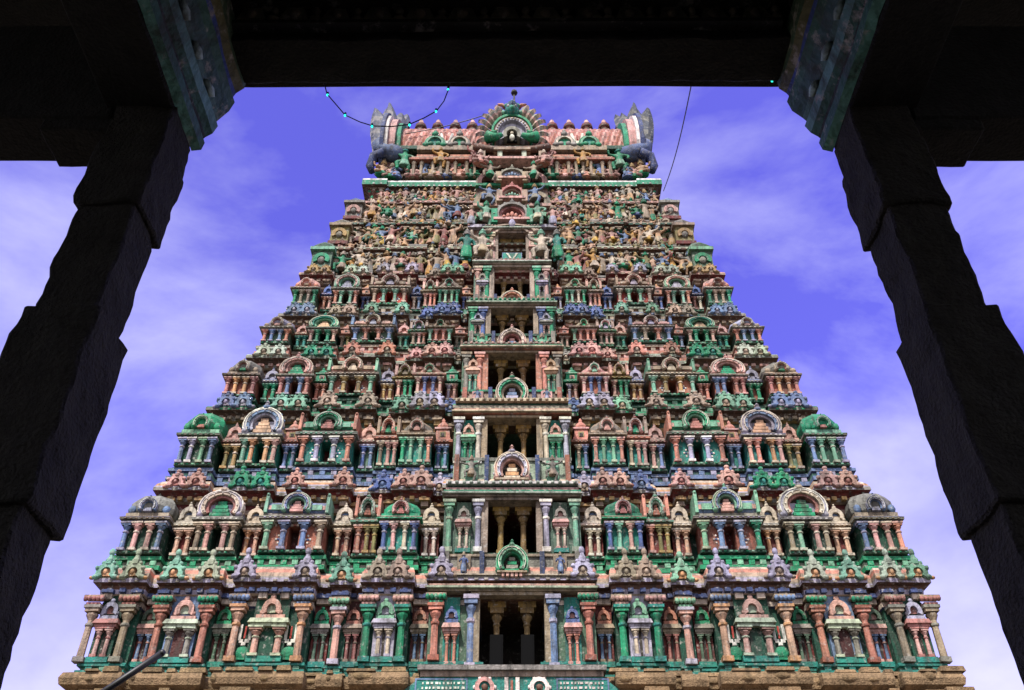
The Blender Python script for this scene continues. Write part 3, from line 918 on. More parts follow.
# parapet with gable in front of each upper doorway (stands on the eave of the storey below)
for ti in range(1, 6):
    t, lo = TIERS[ti], TIERS[ti - 1]
    pw = PORCH * t['hw']
    ya = lo['cY'] - .55 - lo['oh'] - .05            # front of the lower eave
    zb = lo['zl'] + .05
    h = Z([0, 554, 458, 390, 334, 297][ti], ya + .25) - zb
    rim, mid, heart, ped = KUDU[ti]
    b = MB()
    b.box(-pw * .98, pw * .98, ya + .28, ya + .7, 0, h * .9, ['', 'gy', 'pg', 'tn', 'tn', 'pk'][ti])
    b.box(-pw, pw, ya + .22, ya + .7, h * .9, h * 1.0, ['', 'tn', 'gy', 'gn', 'dg', 'tn'][ti])
    b.box(-pw * 1.02, pw * 1.02, ya + .04, ya + .6, 0, h * .07, ['', 'gy', 'gy', 'tc', 'tn', 'tn'][ti])
    b.box(-pw * 1.04, pw * 1.04, ya - .02, ya + .6, h * .073, h * .12, ['', 'cr', 'wh', 'tn', 'cr', 'pg'][ti])
    for sg in (-1, 1):
        b.box(sg * pw * .92 - .08, sg * pw * .92 + .08, ya + .12, ya + .5, 0, h * 1.05, 'tc' if ti in (2, 3) else 'gy')
        b.box(sg * pw * .42 - .07, sg * pw * .42 + .07, ya + .08, ya + .5, 0, h * 1.02, 'nb')
        b.box(sg * pw * .67 - .2, sg * pw * .67 + .2, ya + .16, ya + .4, h * .14, h * .86, ['', 'tn', 'mt', 'pk', 'gn', 'mt'][ti])
        PARA.append((ti, sg, sg * pw * .67, ya + .06, zb + h * .12, h * .78))
    b.v = [(x, y, zz) for x, y, zz in b.v]
    o = b.build('parapet', tower, loc=tp(0, 0, zb))
    q = MB()
    r = [0, .47, .58, .58, .54, .50][ti]
    for k in range(5):
        q.box(-.30 + .13 * k, -.22 + .13 * k, -.12, .1, 0, h * .14, 'pk' if ti != 3 else 'lv')
    q.box(-r * .95, r * .95, -.16, .2, h * .13, h * .19, 'tn')
    arch_front(q, r, h * .19 + r * .6, -.05, rim, mid, heart, 1.0, 1.15, depth=.26, c_ped=ped)
    q.build('gable', o, loc=(0, ya + .05, 0))
# ------------------------------------------------------------------ upper figure storeys (7th to 10th)
UP = [dict(wall='br', frieze=('br', 'tn', 'mr', 'gy'), kap=('br', 'br', 'pg', 'tn', 'pk', 'gy', 'gy'), pl=('tn', 'pg', 'sb', 'gy', 'br')),
      dict(wall='br', frieze=('dg', 'gn', 'br', 'tn'), kap=('br', 'dg', 'tn', 'pg', 'tn', 'gy', 'gy'), pl=('tn', 'pg', 'tn', 'gy', 'br')),
      dict(wall='br', frieze=('br', 'tn', 'br', 'tn'), kap=('br', 'br', 'pk', 'pk', 'tn', 'gy', 'gy'), pl=('tn', 'tn', 'tn', 'gy', 'br')),
      dict(wall='tc', frieze=('br', 'ro', 'mr', 'tn'), kap=('br', 'gn', 'wh', 'gn', 'gn', 'gn', 'pg'), pl=('tn', 'pk', 'tn', 'pk', 'br'))]
for k in range(4):
    ti = 6 + k
    t = TIERS[ti]
    Y, z, hw, zl = t['Y'], t['z'], t['hw'], t['zl']
    bays = [(n, c * hw, w * hw, p * .6) for n, c, w, p in BAYS if n in ('corner', 'A', 'B', 'C')]
    if k == 3: bays = [('corner', .95 * hw, .1 * hw, .15)]
    pw, pp = (.2 * hw if k < 3 else .12 * hw), .5
    ow = zt = None
    if k == 0:
        oy0, oy1, opx = OPEN_ROWS[6]
        ow = opx / FPX * ((Y - pp) * CP + Z(250, Y - pp) * SP); zt = Z(oy0, Y - pp)
    f_ = t['chw'] / hw
    core, plan = tier_core(ti, t, [(n, c * f_, w * f_, p) for n, c, w, p in bays], pw, pp, ow, UP[k], room=1.8, top_open=zt)
    lp = [(x, y - 30) for x, y in plan]
    eave_parts(ti, t, lp, UP[k], UP[k]['frieze'], core, teeth=.26)
    plinth(t, plan_of(hw, Y, bays, pw, pp), UP[k]['pl'], core)
    tier_objs.append(core); plans.append(plan)
    hz = zl - z
    if k == 0: doorway(6, t, ow, zt, pw * .7, pp)
    if k < 3:
        # backing arches behind the seated deities and little shrines between the figures
        ac = [[('A', 'mt', 'tn', 'gn'), ('B', 'lv', 'pk', 'sb')], [('A', 'gn', 'mt', 'tn'), ('B', 'gn', 'tn', 'tl')], [('A', 'tn', 'gy', 'pk'), ('B', 'sb', 'lv', 'lv')]][k]
        for n, c1, c2, c3 in ac:
            bb = next(q for q in bays if q[0] == n)
            def fn(b, c1=c1, c2=c2, c3=c3):
                r = .62
                b.arch(r * .72, r, -.1, .1, c1, 0, .62, 1, 1.05); b.arch(r * .5, r * .72, -.04, .1, c2, 0, .62, 1, 1.05)
                b.disc(r * .52, .02, .1, c3, 0, .62, 1, 1.05)
                for q in range(9):
                    a = -.3 + (PI + .6) * q / 8
                    b.ball(r * 1.02 * math.cos(a), 0, .62 + r * 1.07 * math.sin(a), .11, .08, .11, c2, 5, 3)
                b.lathe([(.1, 0), (.13, .1), (.05, .18), (.02, .34)], c1, 0, 0, 1.24, 6)
            m = cached(('halo', k, n), fn, 'backing_arch')
            for sg in (-1, 1):
                place('backing_arch', m, tower, tp(sg * bb[1], Y + .25, z + .28))
        # corner turrets
        w = .1 * hw
        def fn(b, w=w, hz=hz, k=k):
            b.box(-w * .55, w * .55, -.2, 1.0, -.1, .1, 'mr'); b.box(-w * .5, w * .5, -.1, 1.0, .1, hz * .75, ['sg', 'ol', 'gy'][k])
            b.box(-w * .62, w * .62, -.24, 1.0, hz * .75, hz * .86, ['mt', 'tn', 'gy'][k]); b.arch(w * .2, w * .42, -.2, 0, ['gn', 'oc', 'pk'][k], 0, hz * .4, 1, 1)
            b.ball(0, -.12, hz * .38, w * .2, .12, w * .22, 'gy', 7, 5)
            b.lathe([(w * .7, hz * .86), (w * .72, hz * 1.0), (w * .5, hz * 1.16), (w * .15, hz * 1.24)], ['sg', 'gy', 'sb'][k], 0, .4, 0, 8)
        m = cached(('turret', k), fn, 'corner_turret')
        for sg in (-1, 1):
            place('corner_turret', m, tower, tp(sg * (hw - w * .45), Y - .3, z))

# central column of arched openings above the doors
for (yt, ybm, half, Yc, rim, mid, nm) in ((205, 221, 10.5, 29.2, 'gy', 'ro', 0), (188, 200, 7.5, 29.7, 'ro', 'tn', 1), (171, 180, 8, 30.1, 'gy', 'lv', 2)):
    zt, zb = Z(yt, Yc), Z(ybm, Yc)
    r = half / FPX * (Yc * CP + zt * SP) * 1.5
    h = zt - zb
    b = MB()
    sz = h / (r * 1.45)
    b.arch(r * .66, r * .84, -.05, .6, mid, 0, r * .45 * sz, 1, sz)
    b.arch(r * .84, r * 1.02, -.2, .6, rim, 0, r * .45 * sz, 1, sz)
    b.disc(r * .7, .5, .6, 'bk', 0, r * .45 * sz, 1, sz)  # black back plate paints in the dark of the opening
    for q in range(9):
        a = -.2 + (PI + .4) * q / 8
        b.ball(r * 1.04 * math.cos(a), -.12, r * .45 * sz + r * 1.04 * sz * math.sin(a), r * .12, .1, r * .12, rim, 5, 3)
    for sg in (-1, 1):
        b.box(sg * r * 1.1 - .14, sg * r * 1.1 + .14, -.25, .6, -.3, h * .55, 'gn' if nm == 0 else 'tn')
    b.box(-r * 1.15, r * 1.15, -.3, .6, -.16, -.02, 'pk')
    for q in range(5):
        b.ball(-r * .5 + r * .25 * q, -.25, .02 + r * .1 * (2 - abs(q - 2)), r * .14, .1, r * (.14 + .07 * (2 - abs(q - 2))), ['sl', 'mt', 'sb'][nm], 6, 4)
    b.lathe([(.12, 0), (.16, .12), (.06, .22), (.02, .4)], rim, 0, -.1, h * .96, 6)
    b.build('arched_opening', tower, loc=tp(0, Yc, zb))
    for sg in (-1, 1):
        q = MB(); ra = .52
        q.arch(ra * .62, ra, -.1, .5, ['mt', 'tn', 'pk'][nm], 0, ra * .5, 1, 1.3); q.disc(ra * .64, .3, .4, 'bk', 0, ra * .5, 1, 1.3)  # black plate stands in for the shaded hollow of the arch
        q.arch(ra, ra * 1.18, .0, .5, ['gn', 'gy', 'tn'][nm], 0, ra * .5, 1, 1.3)
        q.box(-ra * 1.2, ra * 1.2, -.2, .5, -.2, -.02, ['lv', 'pk', 'gn'][nm])
        q.box(-ra * 1.1, ra * 1.1, .0, .5, -.9, -.2, 'br')
        q.lathe([(.1, 0), (.13, .1), (.04, .2), (.01, .35)], 'tn', 0, 0, ra * 1.85, 6)
        q.build('side_arch', tower, loc=tp(sg * [1.42, 1.25, 1.2][nm], Yc + .15, zb - .25))
# curved hood over the seventh doorway
t = TIERS[6]
b = MB()
Yh = t['Y'] - .75
zh = Z(233, Yh)
b.arch(.84, .98, -.12, .7, 'tn', 0, 0, 1.15, .5, .0, 14); b.arch(.66, .84, -.02, .7, 'pk', 0, 0, 1.15, .5, .0, 14); b.arch(.56, .66, -.08, .7, 'tn', 0, 0, 1.15, .5, .0, 14)
for sg in (-1, 1):
    b.ball(sg * 1.12, -.05, .05, .2, .15, .13, 'tn', 8, 5)
b.ball(0, -.1, .5, .16, .12, .26, 'lv', 8, 5)
for sg in (-1, 1):
    b.box(sg * .86 - .09, sg * .86 + .09, 0.1, .35, -1.5, -.05, 'pk')
b.build('door_hood', tower, loc=tp(0, Yh, zh))
b = MB()
b.box(-.40, .40, 0, .1, 0, .42, 'tl'); b.box(-.44, .44, .02, .12, -.05, .47, 'sb')
for sg in (-1, 1):
    n = len(b.v)
    b.prism([(sg * .22 - .05, .42), (sg * .05 - .04, .08), (sg * .05 + .04, .08), (sg * .22 + .05, .42)][::1], -.02, .02, 'wh')
b.build('sign_panel', tower, loc=tp(0, Yh - .12, Z(262, Yh)))

# ------------------------------------------------------------------ the great barrel roof
ZR = TIERS[9]['zn']
YR, ZC, RR = 34.0, 38.9, 2.82
b = MB()
hwT = 6.9
b.box(-hwT + .3, hwT - .3, 31.3, 37.2, ZR - .5, ZC - 1.0, 'br')                     # neck of the roof
for q in range(-9, 10):
    b.box(q * .68 - .09, q * .68 + .09, 31.15, 31.35, ZR - .5, ZC - 1.1, 'tn' if q % 2 else 'ro')
b.box(-hwT - .1, hwT + .1, 30.7, 37.6, ZC - 1.25, ZC - 1.0, 'dg')
b.box(-hwT + .1, hwT - .1, 30.85, 37.4, ZC - 1.0, ZC - .8, 'gn')
b.build('roof_neck', tower, loc=tp(0, 0, 0)).location = (0, -30, -GZ)
# lattice tiles pressed into the vault
b = MB()
seg, nx = 26, 96
x0, x1 = -6.0, 6.0
a0, a1 = -.75, PI + .75
def vault(u, a, lift=0):
    return (u, YR - (RR + lift) * math.cos(a), ZC + (RR + lift) * math.sin(a))
n = len(b.v)
for i in range(nx + 1):
    for j in range(seg + 1):
        u = x0 + (x1 - x0) * i / nx
        b.v.append(vault(u, a0 + (a1 - a0) * j / seg, .05 * ((i + j) % 2)))
for i in range(nx):
    for j in range(seg):
        p = n + i * (seg + 1) + j
        b.face([p, p + seg + 1, p + seg + 2, p + 1], 'ro' if (i + j) % 2 == 0 else ('tc' if (i - j) % 4 < 2 else 'pk'))
b.box(x0, x1, YR - .2, YR + .2, ZC + RR - .05, ZC + RR + .12, 'ro')
barrel = b.build('barrel_roof', tower); barrel.location = (0, -30, -GZ)
# finials along the ridge
b = MB()
hf = Z(120.5, YR) - ZC - RR
b.lathe([(.26, 0), (.3, hf * .08), (.12, hf * .16), (.30, hf * .34), (.36, hf * .46), (.28, hf * .58), (.16, hf * .60), (.36, hf * .63), (.37, hf * .68), (.33, hf * .76), (.22, hf * .82), (.16, hf * .88), (.12, hf * .94), (.03, hf)],
        ['br', 'br', 'br', 'br', 'br', 'mr', 'mr', 'br', 'mr', 'br', 'pk', 'pk'], seg=10, smooth=True)
fm = b.mesh('finial', STUCCO)
for px in (404, 421, 438, 455.5, 472.5, 552, 569, 586.5, 604, 621):
    place('finial', fm, tower, tp(X(px, 126, YR), YR, ZC + RR + .08))

# hoods at the two ends of the vault: arched slab, plumes and a scroll
for sg in (-1, 1):
    h = MB()
    xe = sg * 6.0
    def arc_slab(xa, xb, r0, r1, c):
        n = len(h.v); S = 18
        for j in range(S + 1):
            a = -.7 + (PI + 1.4) * j / S
            for r in (r0, r1):
                for xx in (xa, xb):
                    h.v.append((xx, YR - r * math.cos(a), ZC + r * math.sin(a)))
        for j in range(S):
            p, q = n + 4 * j, n + 4 * (j + 1)
            for f in ((p, p + 2, q + 2, q), (p + 2, p + 3, q + 3, q + 2), (p + 1, p, q, q + 1), (p + 3, p + 1, q + 1, q + 3)):
                h.face(list(f), c)
    arc_slab(xe, xe + sg * .25, 1.2, RR + .35, 'gn')
    arc_slab(xe + sg * .25, xe + sg * .62, 1.0, RR + .55, 'pk')
    arc_slab(xe + sg * .62, xe + sg * .80, 1.0, RR + .75, 'wh')
    arc_slab(xe + sg * .80, xe + sg * 1.0, .8, RR + .9, 'nb')
    ho = h.build('roof_end_hood', tower); ho.location = (0, -30, -GZ)
    # tall curled leaf blades that crown the hood, front to back
    pl = MB()
    for (xb_, yb_, xt_, yt_, Yb, Yt, wd, lean) in ((380, 150, 376, 111, 31.2, 31.9, .62, .25), (386, 146, 380, 118, 31.9, 32.4, .5, .15), (391, 142, 390, 105.5, 32.2, 32.9, .42, .0),
                                                   (397, 134, 402, 116, 32.6, 33.4, .5, -.2), (401, 130, 408, 117.5, 33.0, 34.0, .45, -.25), (381, 140, 379, 117, 33.4, 34.6, .6, .2),
                                                   (386, 132, 387, 112, 34.6, 35.8, .55, .05), (379, 160, 373, 136, 31.0, 31.3, .45, .3)):
        p0 = Vector((sg * abs(X(xb_, yb_, Yb)), Yb, Z(yb_, Yb))); p1 = Vector((sg * abs(X(xt_, yt_, Yt)), Yt, Z(yt_, Yt)))
        ax = (p1 - p0).normalized()
        side = ax.cross(Vector((0, -1, .35))).normalized(); nrm = side.cross(ax).normalized()
        n, K = len(pl.v), 9
        for k in range(K + 1):
            s_ = k / K
            wv = wd * math.sin(PI * (.16 + .80 * s_)) ** .8 + .02
            c = p0.lerp(p1, s_) + side * (-sg * lean * math.sin(PI * s_) * .8)
            for q in range(6):
                a = 2 * PI * q / 6
                ridge = 1.0 if q != 2 else 1.5
                pl.v.append(tuple(c + side * wv * math.cos(a) + nrm * .17 * math.sin(a) * ridge))
        for k in range(K):
            for q in range(6):
                q2 = (q + 1) % 6
                pl.face([n + 6 * k + q, n + 6 * k + q2, n + 6 * k + 6 + q2, n + 6 * k + 6 + q], (.05, .062, .09) if q in (0, 3, 4, 5) else ((.085, .10, .13) if k % 3 else (.19, .19, .18)))
        pl.face([n + 6 * K + q for q in range(6)], 'nb')
    o = pl.build('plumes', ho)
    # blue scrolled beast at the foot
    sm = MB()
    zb = Z(163, 31.0)
    sm.tube([(xe - sg * .2, 31.3, zb + .75), (xe + sg * .5, 30.9, zb + .7), (xe + sg * .95, 30.9, zb + .9), (xe + sg * 1.15, 31.1, zb + 1.6), (xe + sg * 1.0, 31.5, zb + 2.4)], .58, (.08, .12, .21), 9, .5)
    sm.tube([(xe + sg * .7, 30.7, zb + .45), (xe + sg * 1.25, 30.8, zb + .3), (xe + sg * 1.4, 30.9, zb - .4), (xe + sg * 1.25, 30.9, zb - .8)], .30, 'nb', 8, .6)
    sm.build('scroll', ho)

# kirtimukha gable in the middle of the roof
YG = 30.35
def zg(y): return Z(y, YG)
b = MB()
mpx = (YG * CP + zg(145) * SP) / FPX
R = 25 * mpx
cz = (zg(147) + zg(118)) / 2 - .1
sz = (zg(113) - cz) / R
b.arch(R * .75, R * .84, -.18, .55, 'gn', 0, cz, 1, sz, -.35, 20)
b.arch(R * .68, R * .75, -.08, .55, 'pk', 0, cz, 1, sz, -.35, 20)
b.arch(R * .56, R * .68, -.14, .55, 'lv', 0, cz, 1, sz, -.35, 20)
for q in range(19):
    a = -.3 + (PI + .6) * q / 18
    b.ball(R * .62 * math.cos(a), -.15, cz + R * .62 * sz * math.sin(a), .07, .06, .07, 'cr', 5, 3)
b.arch(R * .36, R * .56, .08, .55, 'lv', 0, cz, 1, sz, -.4, 18)
b.arch(R * .22, R * .36, .0, .55, 'gy', 0, cz, 1, sz, -.5, 16)
b.disc(R * .9, .5, .7, 'br', 0, cz, 1, sz, -.35, 20)
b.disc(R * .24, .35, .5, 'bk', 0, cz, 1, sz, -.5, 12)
b.ball(0, .15, cz - R * .12, .15, .14, .26, 'wh', 8, 5)
b.ball(0, .12, cz + R * .10 * sz, .10, .1, .12, 'cr', 8, 5)
for sg in (-1, 1):      # green makaras at the foot
    b.tube([(sg * R * .98, -.12, cz - R * .35), (sg * R * .70, -.25, cz - R * .48), (sg * R * .40, -.22, cz - R * .30)], .36, 'gn', 8, .35)
    b.tube([(sg * R * .80, -.2, cz - R * .2), (sg * R * .62, -.25, cz - R * .1)], .16, 'gn', 6, .6)
b.build('great_gable', tower).location = tp(0, YG, 0)
ggo = tower.children[-1] if False else [o for o in bpy.data.objects if o.name == 'great_gable'][0]
for side_ in (0, 1):
  p = MB()
  for j in (range(7) if side_ == 0 else range(10, 17)):
      a = -.30 + (PI + .6) * j / 16
      if 7 <= j <= 9: continue
      ca, sa = math.cos(a), math.sin(a)
      base = Vector((R * .86 * ca, .18, cz + R * .86 * sz * sa))
      L = R * .62
      tng = Vector((-sa, 0, ca))
      rad = Vector((ca, 0, sa * sz))
      n = len(p.v); K = 7
      for k in range(K + 1):
          s_ = k / K
          w_ = .20 * math.sin(PI * (.12 + .80 * s_)) ** .7 + .02
          c_ = base + rad * L * s_ + Vector((0, -.30 * math.sin(PI * .8 * s_), 0))
          p.v += [tuple(c_ - tng * w_), tuple(c_ + Vector((0, -.13, 0))), tuple(c_ + tng * w_), tuple(c_ + Vector((0, .1, 0)))]
      for k in range(K):
          for e in range(4):
              e2 = (e + 1) % 4
              p.face([n + 4 * k + e, n + 4 * k + e2, n + 4 * k + 4 + e2, n + 4 * k + 4 + e], 'gy' if k % 3 == 0 else ('tn' if k % 3 == 1 else 'pk'))
      p.face([n + 4 * K + e for e in range(4)], 'tn')
  p.build('feather_fan', ggo)
p = MB()     # dark curved eave under the gable and its little house front
p.tube([(-R * 1.5, 0, zg(148) + .1), (-R * .9, -.1, zg(151)), (0, -.12, zg(152)), (R * .9, -.1, zg(151)), (R * 1.5, 0, zg(148) + .1)], .2, 'br', 7)
p.box(-R * .9, R * .9, .1, 1.2, zg(164), zg(151), 'br')
p.box(-.5, .5, .0, .2, zg(161.5), zg(155), 'bk')
for sg in (-1, 1):
    p.box(sg * .62 - .12, sg * .62 + .12, -.2, .2, zg(163), zg(153), 'pg')
    p.box(sg * 1.5 - .12, sg * 1.5 + .12, -.15, .2, zg(163), zg(153), 'tn')
p.box(-.95, .95, -.3, .2, zg(153.5), zg(151.5), 'tn')
p.box(-1.6, 1.6, -.45, .2, zg(165), zg(163), 'pk')
p.build('gable_house', ggo)
p = MB()     # crowned mask on top
zt = cz + R * sz * .84
MSK = len(p.v)
p.ball(0, -.1, zt + .35, .55, .4, .5, 'tl', 10, 6)
p.ball(0, -.35, zt + .25, .18, .2, .2, 'gn', 7, 5)
for sg in (-1, 1):
    p.ball(sg * .26, -.42, zt + .48, .1, .08, .1, 'wh', 6, 4)
    p.ball(sg * .62, -.05, zt + .3, .2, .15, .22, 'mt', 6, 4)
    p.tube([(sg * .4, 0, zt + .9), (sg * .72, 0, zt + 1.3), (sg * 1.05, 0, zt + 1.35)], .17, 'sl', 6, .4)
    p.ball(sg * .4, -.1, zt + 1.0, .2, .15, .25, 'gn', 6, 4)
p.lathe([(.5, 0), (.55, .2), (.3, .4), (.36, .6), (.12, .95), (.03, 1.35)], ['sb', 'gn', 'tl', 'sb', 'sb'], 0, 0, zt + .65, 8)
p.v = [(x * .75, y, zt + (z_ - zt) * .75) for x, y, z_ in p.v]
p.build('crowned_mask', ggo)
p = MB()
ztop = Z(92, 31.6)
p.tube([(.13, 1.3, zt), (.13, 1.3, ztop)], .055, 'bk', 6)
p.ball(.13, 1.3, ztop, .2, .2, .2, 'bk', 8, 6)
p.build('lightning_rod', tower).location = tp(0, YG, 0)

# green scroll gables and white marks leaning on the vault
for sg in (-1, 1):
    for (px, c1, c2) in ((435, 'gn', 'tl'), (459.5, 'gy', 'gn')):
        b = MB()
        YV = 30.75
        xv = sg * abs(X(px, 142, YV)); z0 = Z(148, YV); r = .47
        b.disc(r * .66, -.02, .35, 'tl' if c1 == 'gn' else 'gn', 0, .35, 1.15, 1.3, -.45)
        b.arch(r * .66, r * .84, -.14, .35, 'mt' if c1 == 'gn' else 'cr', 0, .35, 1.15, 1.3, -.45); b.arch(r * .84, r * 1.04, -.06, .35, c1, 0, .35, 1.15, 1.3, -.45)
        for s2 in (-1, 1):
            b.ball(s2 * r * 1.0, -.12, .12, .19, .13, .16, c1, 7, 5); b.ball(s2 * r * .42, -.12, .22, .16, .1, .16, c1, 7, 5)
        b.ball(0, -.1, .35 + r * 1.42, .2, .15, .2, c1, 7, 5); b.ball(0, -.08, .35 + r * 1.42 + .26, .1, .1, .14, 'gy', 6, 4)
        b.box(-.9, .9, -.15, .6, -.3, .05, 'tn')
        b.build('roof_gable', tower, loc=tp(xv, YV, z0))
    b = MB()
    YV = 30.95
    for s2 in (-1, 1):
        b.tube([(s2 * .08, 0, .0), (s2 * .2, -.03, .25), (s2 * .30, .02, .85)], .085, 'wh', 6)
    b.box(-.1, .1, -.1, .1, -.05, .15, 'wh')
    b.tube([(0, -.02, .2), (0, -.02, .7)], .035, 'rd', 5)
    b.build('white_mark', tower, loc=tp(sg * abs(X(446.5, 140, YV)), YV, Z(144, YV)))
    # little pavilions under the vault
    for px in (427, 461):
        b = MB()
        YV = 30.6
        xv = sg * abs(X(px, 165, YV)); hh = Z(156, YV) - ZR + .47
        b.box(-.95, .95, -.5, .5, hh * .80, hh * .9, 'tc'); b.box(-.85, .85, -.4, .5, hh * .9, hh * 1.02, 'tn'); b.box(-.6, .6, -.3, .5, hh * 1.02, hh * 1.2, 'sl')
        for xx in (-.7, -.3, .3, .7):
            b.lathe([(.1, 0), (.08, hh * .6), (.14, hh * .72), (.1, hh * .8)], 'tn', xx, -.3, 0, 7)
        b.box(-.6, .6, .1, .5, 0, hh * .8, 'mr')
        b.build('roof_pavilion', tower, loc=tp(xv, YV + .45, ZR - .47))
# ------------------------------------------------------------------ stone base of the tower
b = MB()
zt0 = TIERS[0]['z'] - .31
hw = TIERS[0]['hw'] - .12
planb = [(x * (hw / TIERS[0]['hw']), y - .25) for x, y in plans[0] if abs(x) > 2.6]
b.sweep([(-.6, -11.2), (.5, -11.2), (.5, -9.6), (.2, -9.4), (.2, -7), (.45, -6.8), (.45, -6.2), (.15, -6), (.15, -2.2), (.30, -2.1), (.30, -1.75),
         (.1, -1.7), (.1, -1.3), (.48, -1.15), (.55, -.9), (.55, -.78), (.2, -.7), (.18, -.55), (.38, -.45), (.42, -.28), (.36, -.12), (.2, -.06), (-.9, 0)],
        [(1, 1, 1)], planb, .3, 0)
base = b.build('stone_base', tower, STONE); base.location = (0, -30, zt0 - GZ)
# weathered knobs and chipped blocks along the top moulding
for side_ in (0, 1):
  k = MB()
  xx = (-hw + .2) if side_ == 0 else 2.62
  while xx < (-2.62 if side_ == 0 else hw - .2):
      w = random.uniform(.22, 1.0)
      if True:
          yy = min((y for x, y in plans[0] if abs(x - xx) < .9), default=26) if False else 25.75
          p_ = next((q for n, cc, ww, q in T1BAYS if abs(abs(xx + w / 2) - cc) <= ww / 2), 0)
          y0 = 26 - .25 - p_
          sh = random.uniform(.65, 1.15)
          k.box(xx, xx + w * .97, y0 - .56 + random.uniform(0, .16), y0 - .2, -.92 + random.uniform(0, .06), -.60 + random.uniform(-.1, .06), (sh, sh * .97, sh * .92), .03, .03)
          if random.random() < .6: k.ball(xx + w * .5, y0 - .34, -.28 + random.uniform(-.04, .04), w * random.uniform(.25, .45), .12, random.uniform(.08, .15), (sh, sh, sh * .95), 7, 5)
          sh = random.uniform(.6, 1.2)
          k.box(xx + .05, xx + w * .9, y0 - .44 + random.uniform(0, .1), y0 - .1, -.10, random.uniform(-.04, .05), (sh, sh, sh), .03, .02)
      xx += w
  k.build('base_moulding', base, STONE)
# ledge and painted panel over the gate
b = MB()
zl0 = Z(664.5, 24.9); z1 = Z(669.5, 24.9); z2 = Z(675, 24.9)
b.box(-2.6, 2.6, 24.9, 26.2, z1, zl0, 'gy'); b.box(-2.52, 2.52, 25.0, 26.2, z2, z1 - .003, 'tn')
b.build('gate_ledge', tower).location = (0, -30, -GZ)
b = MB()
n = len(b.v)
b.prism([(-3.3, -3), (3.3, -3), (3.3, -.65), (2.5, 0), (-2.5, 0), (-3.3, -.65)], 25.05, 26.0, 'tl')
pan = b.build('painted_panel', tower); pan.location = (0, -30, z2 - GZ - .004)
for sg in (-1, 1):
    b = MB()
    # framed inscription: rows of white strokes
    for (xa, xb_, za, zb_) in ((1.22, 1.26, -.9, -.04), (2.62, 2.66, -.9, -.04), (1.22, 2.66, -.08, -.04)):
        b.box(min(sg * xa, sg * xb_), max(sg * xa, sg * xb_), 25.03, 25.06, za, zb_, 'sb')
    for row in range(5):
        x = 1.34
        while x < 2.5:
            w = random.uniform(.03, .09)
            b.box(sg * x - w / 2, sg * x + w / 2, 25.03, 25.06, -.2 - row * .13, -.14 - row * .13, 'wh')
            x += w + .05
    b.build('inscription', pan)
b = MB()
for sg in (-1, 1):
    b.arch(.16, .27, 24.98, 25.06, 'wh' if sg > 0 else 'pk', sg * .75, -.28, 1, 1, -PI / 2 + .01, 16)
    b.ball(sg * .75, 25.04, -.28, .1, .05, .1, 'br', 7, 5)
    for q in range(6):
        a = q * PI / 3
        b.ball(sg * .75 + .27 * math.cos(a), 25.04, -.28 + .27 * math.sin(a), .07, .04, .07, 'wh', 5, 3)
    b.box(min(sg * .1, sg * .2), max(sg * .1, sg * .2), 25.0, 25.06, -.5, -.02, 'wh')
b.box(-.2, .2, 25.01, 25.06, -.56, -.46, 'wh'); b.box(-.03, .03, 25.01, 25.06, -.44, -.10, 'tc')
b.build('emblem', pan)
# gate below, out of the picture but part of the building
b = MB()
b.box(-2.4, -1.9, 25.0, 26.5, 0, 6.4, (1, 1, 1)); b.box(1.9, 2.4, 25.0, 26.5, 0, 6.4, (1, 1, 1)); b.box(-2.6, 2.6, 24.9, 26.5, 6.4, 7.2, (1, 1, 1)); b.box(-1.9, 1.9, 26.2, 26.4, 0, 6.4, (.1, .07, .05))
b.build('gate', tower, STONE).location = (0, -30, 0)

# ------------------------------------------------------------------ stucco figures, each one a thing
def skin_mesh(name, verts, edges, radii, sub=1):
    me = bpy.data.meshes.new(name + '_cage')
    me.from_pydata(verts, edges, [])
    o = bpy.data.objects.new(name + '_cage', me)
    COL.objects.link(o)
    md = o.modifiers.new('skin', 'SKIN')
    for sv, r in zip(me.skin_vertices[0].data, radii):
        sv.radius = (r, r)
    me.skin_vertices[0].data[0].use_root = True
    if sub:
        ms = o.modifiers.new('sub', 'SUBSURF'); ms.levels = sub; ms.render_levels = sub
    dg_ = bpy.context.evaluated_depsgraph_get()
    dg_.update()
    r_ = bpy.data.meshes.new_from_object(o.evaluated_get(dg_))
    bpy.data.objects.remove(o); bpy.data.meshes.remove(me)
    r_.name = name
    at = r_.color_attributes.new('Col', 'FLOAT_COLOR', 'CORNER')
    at.data.foreach_set('color', [1.0] * (4 * len(r_.loops)))
    r_.materials.clear(); r_.materials.append(STUCCO)
    r_.polygons.foreach_set('use_smooth', [True] * len(r_.polygons))
    return r_


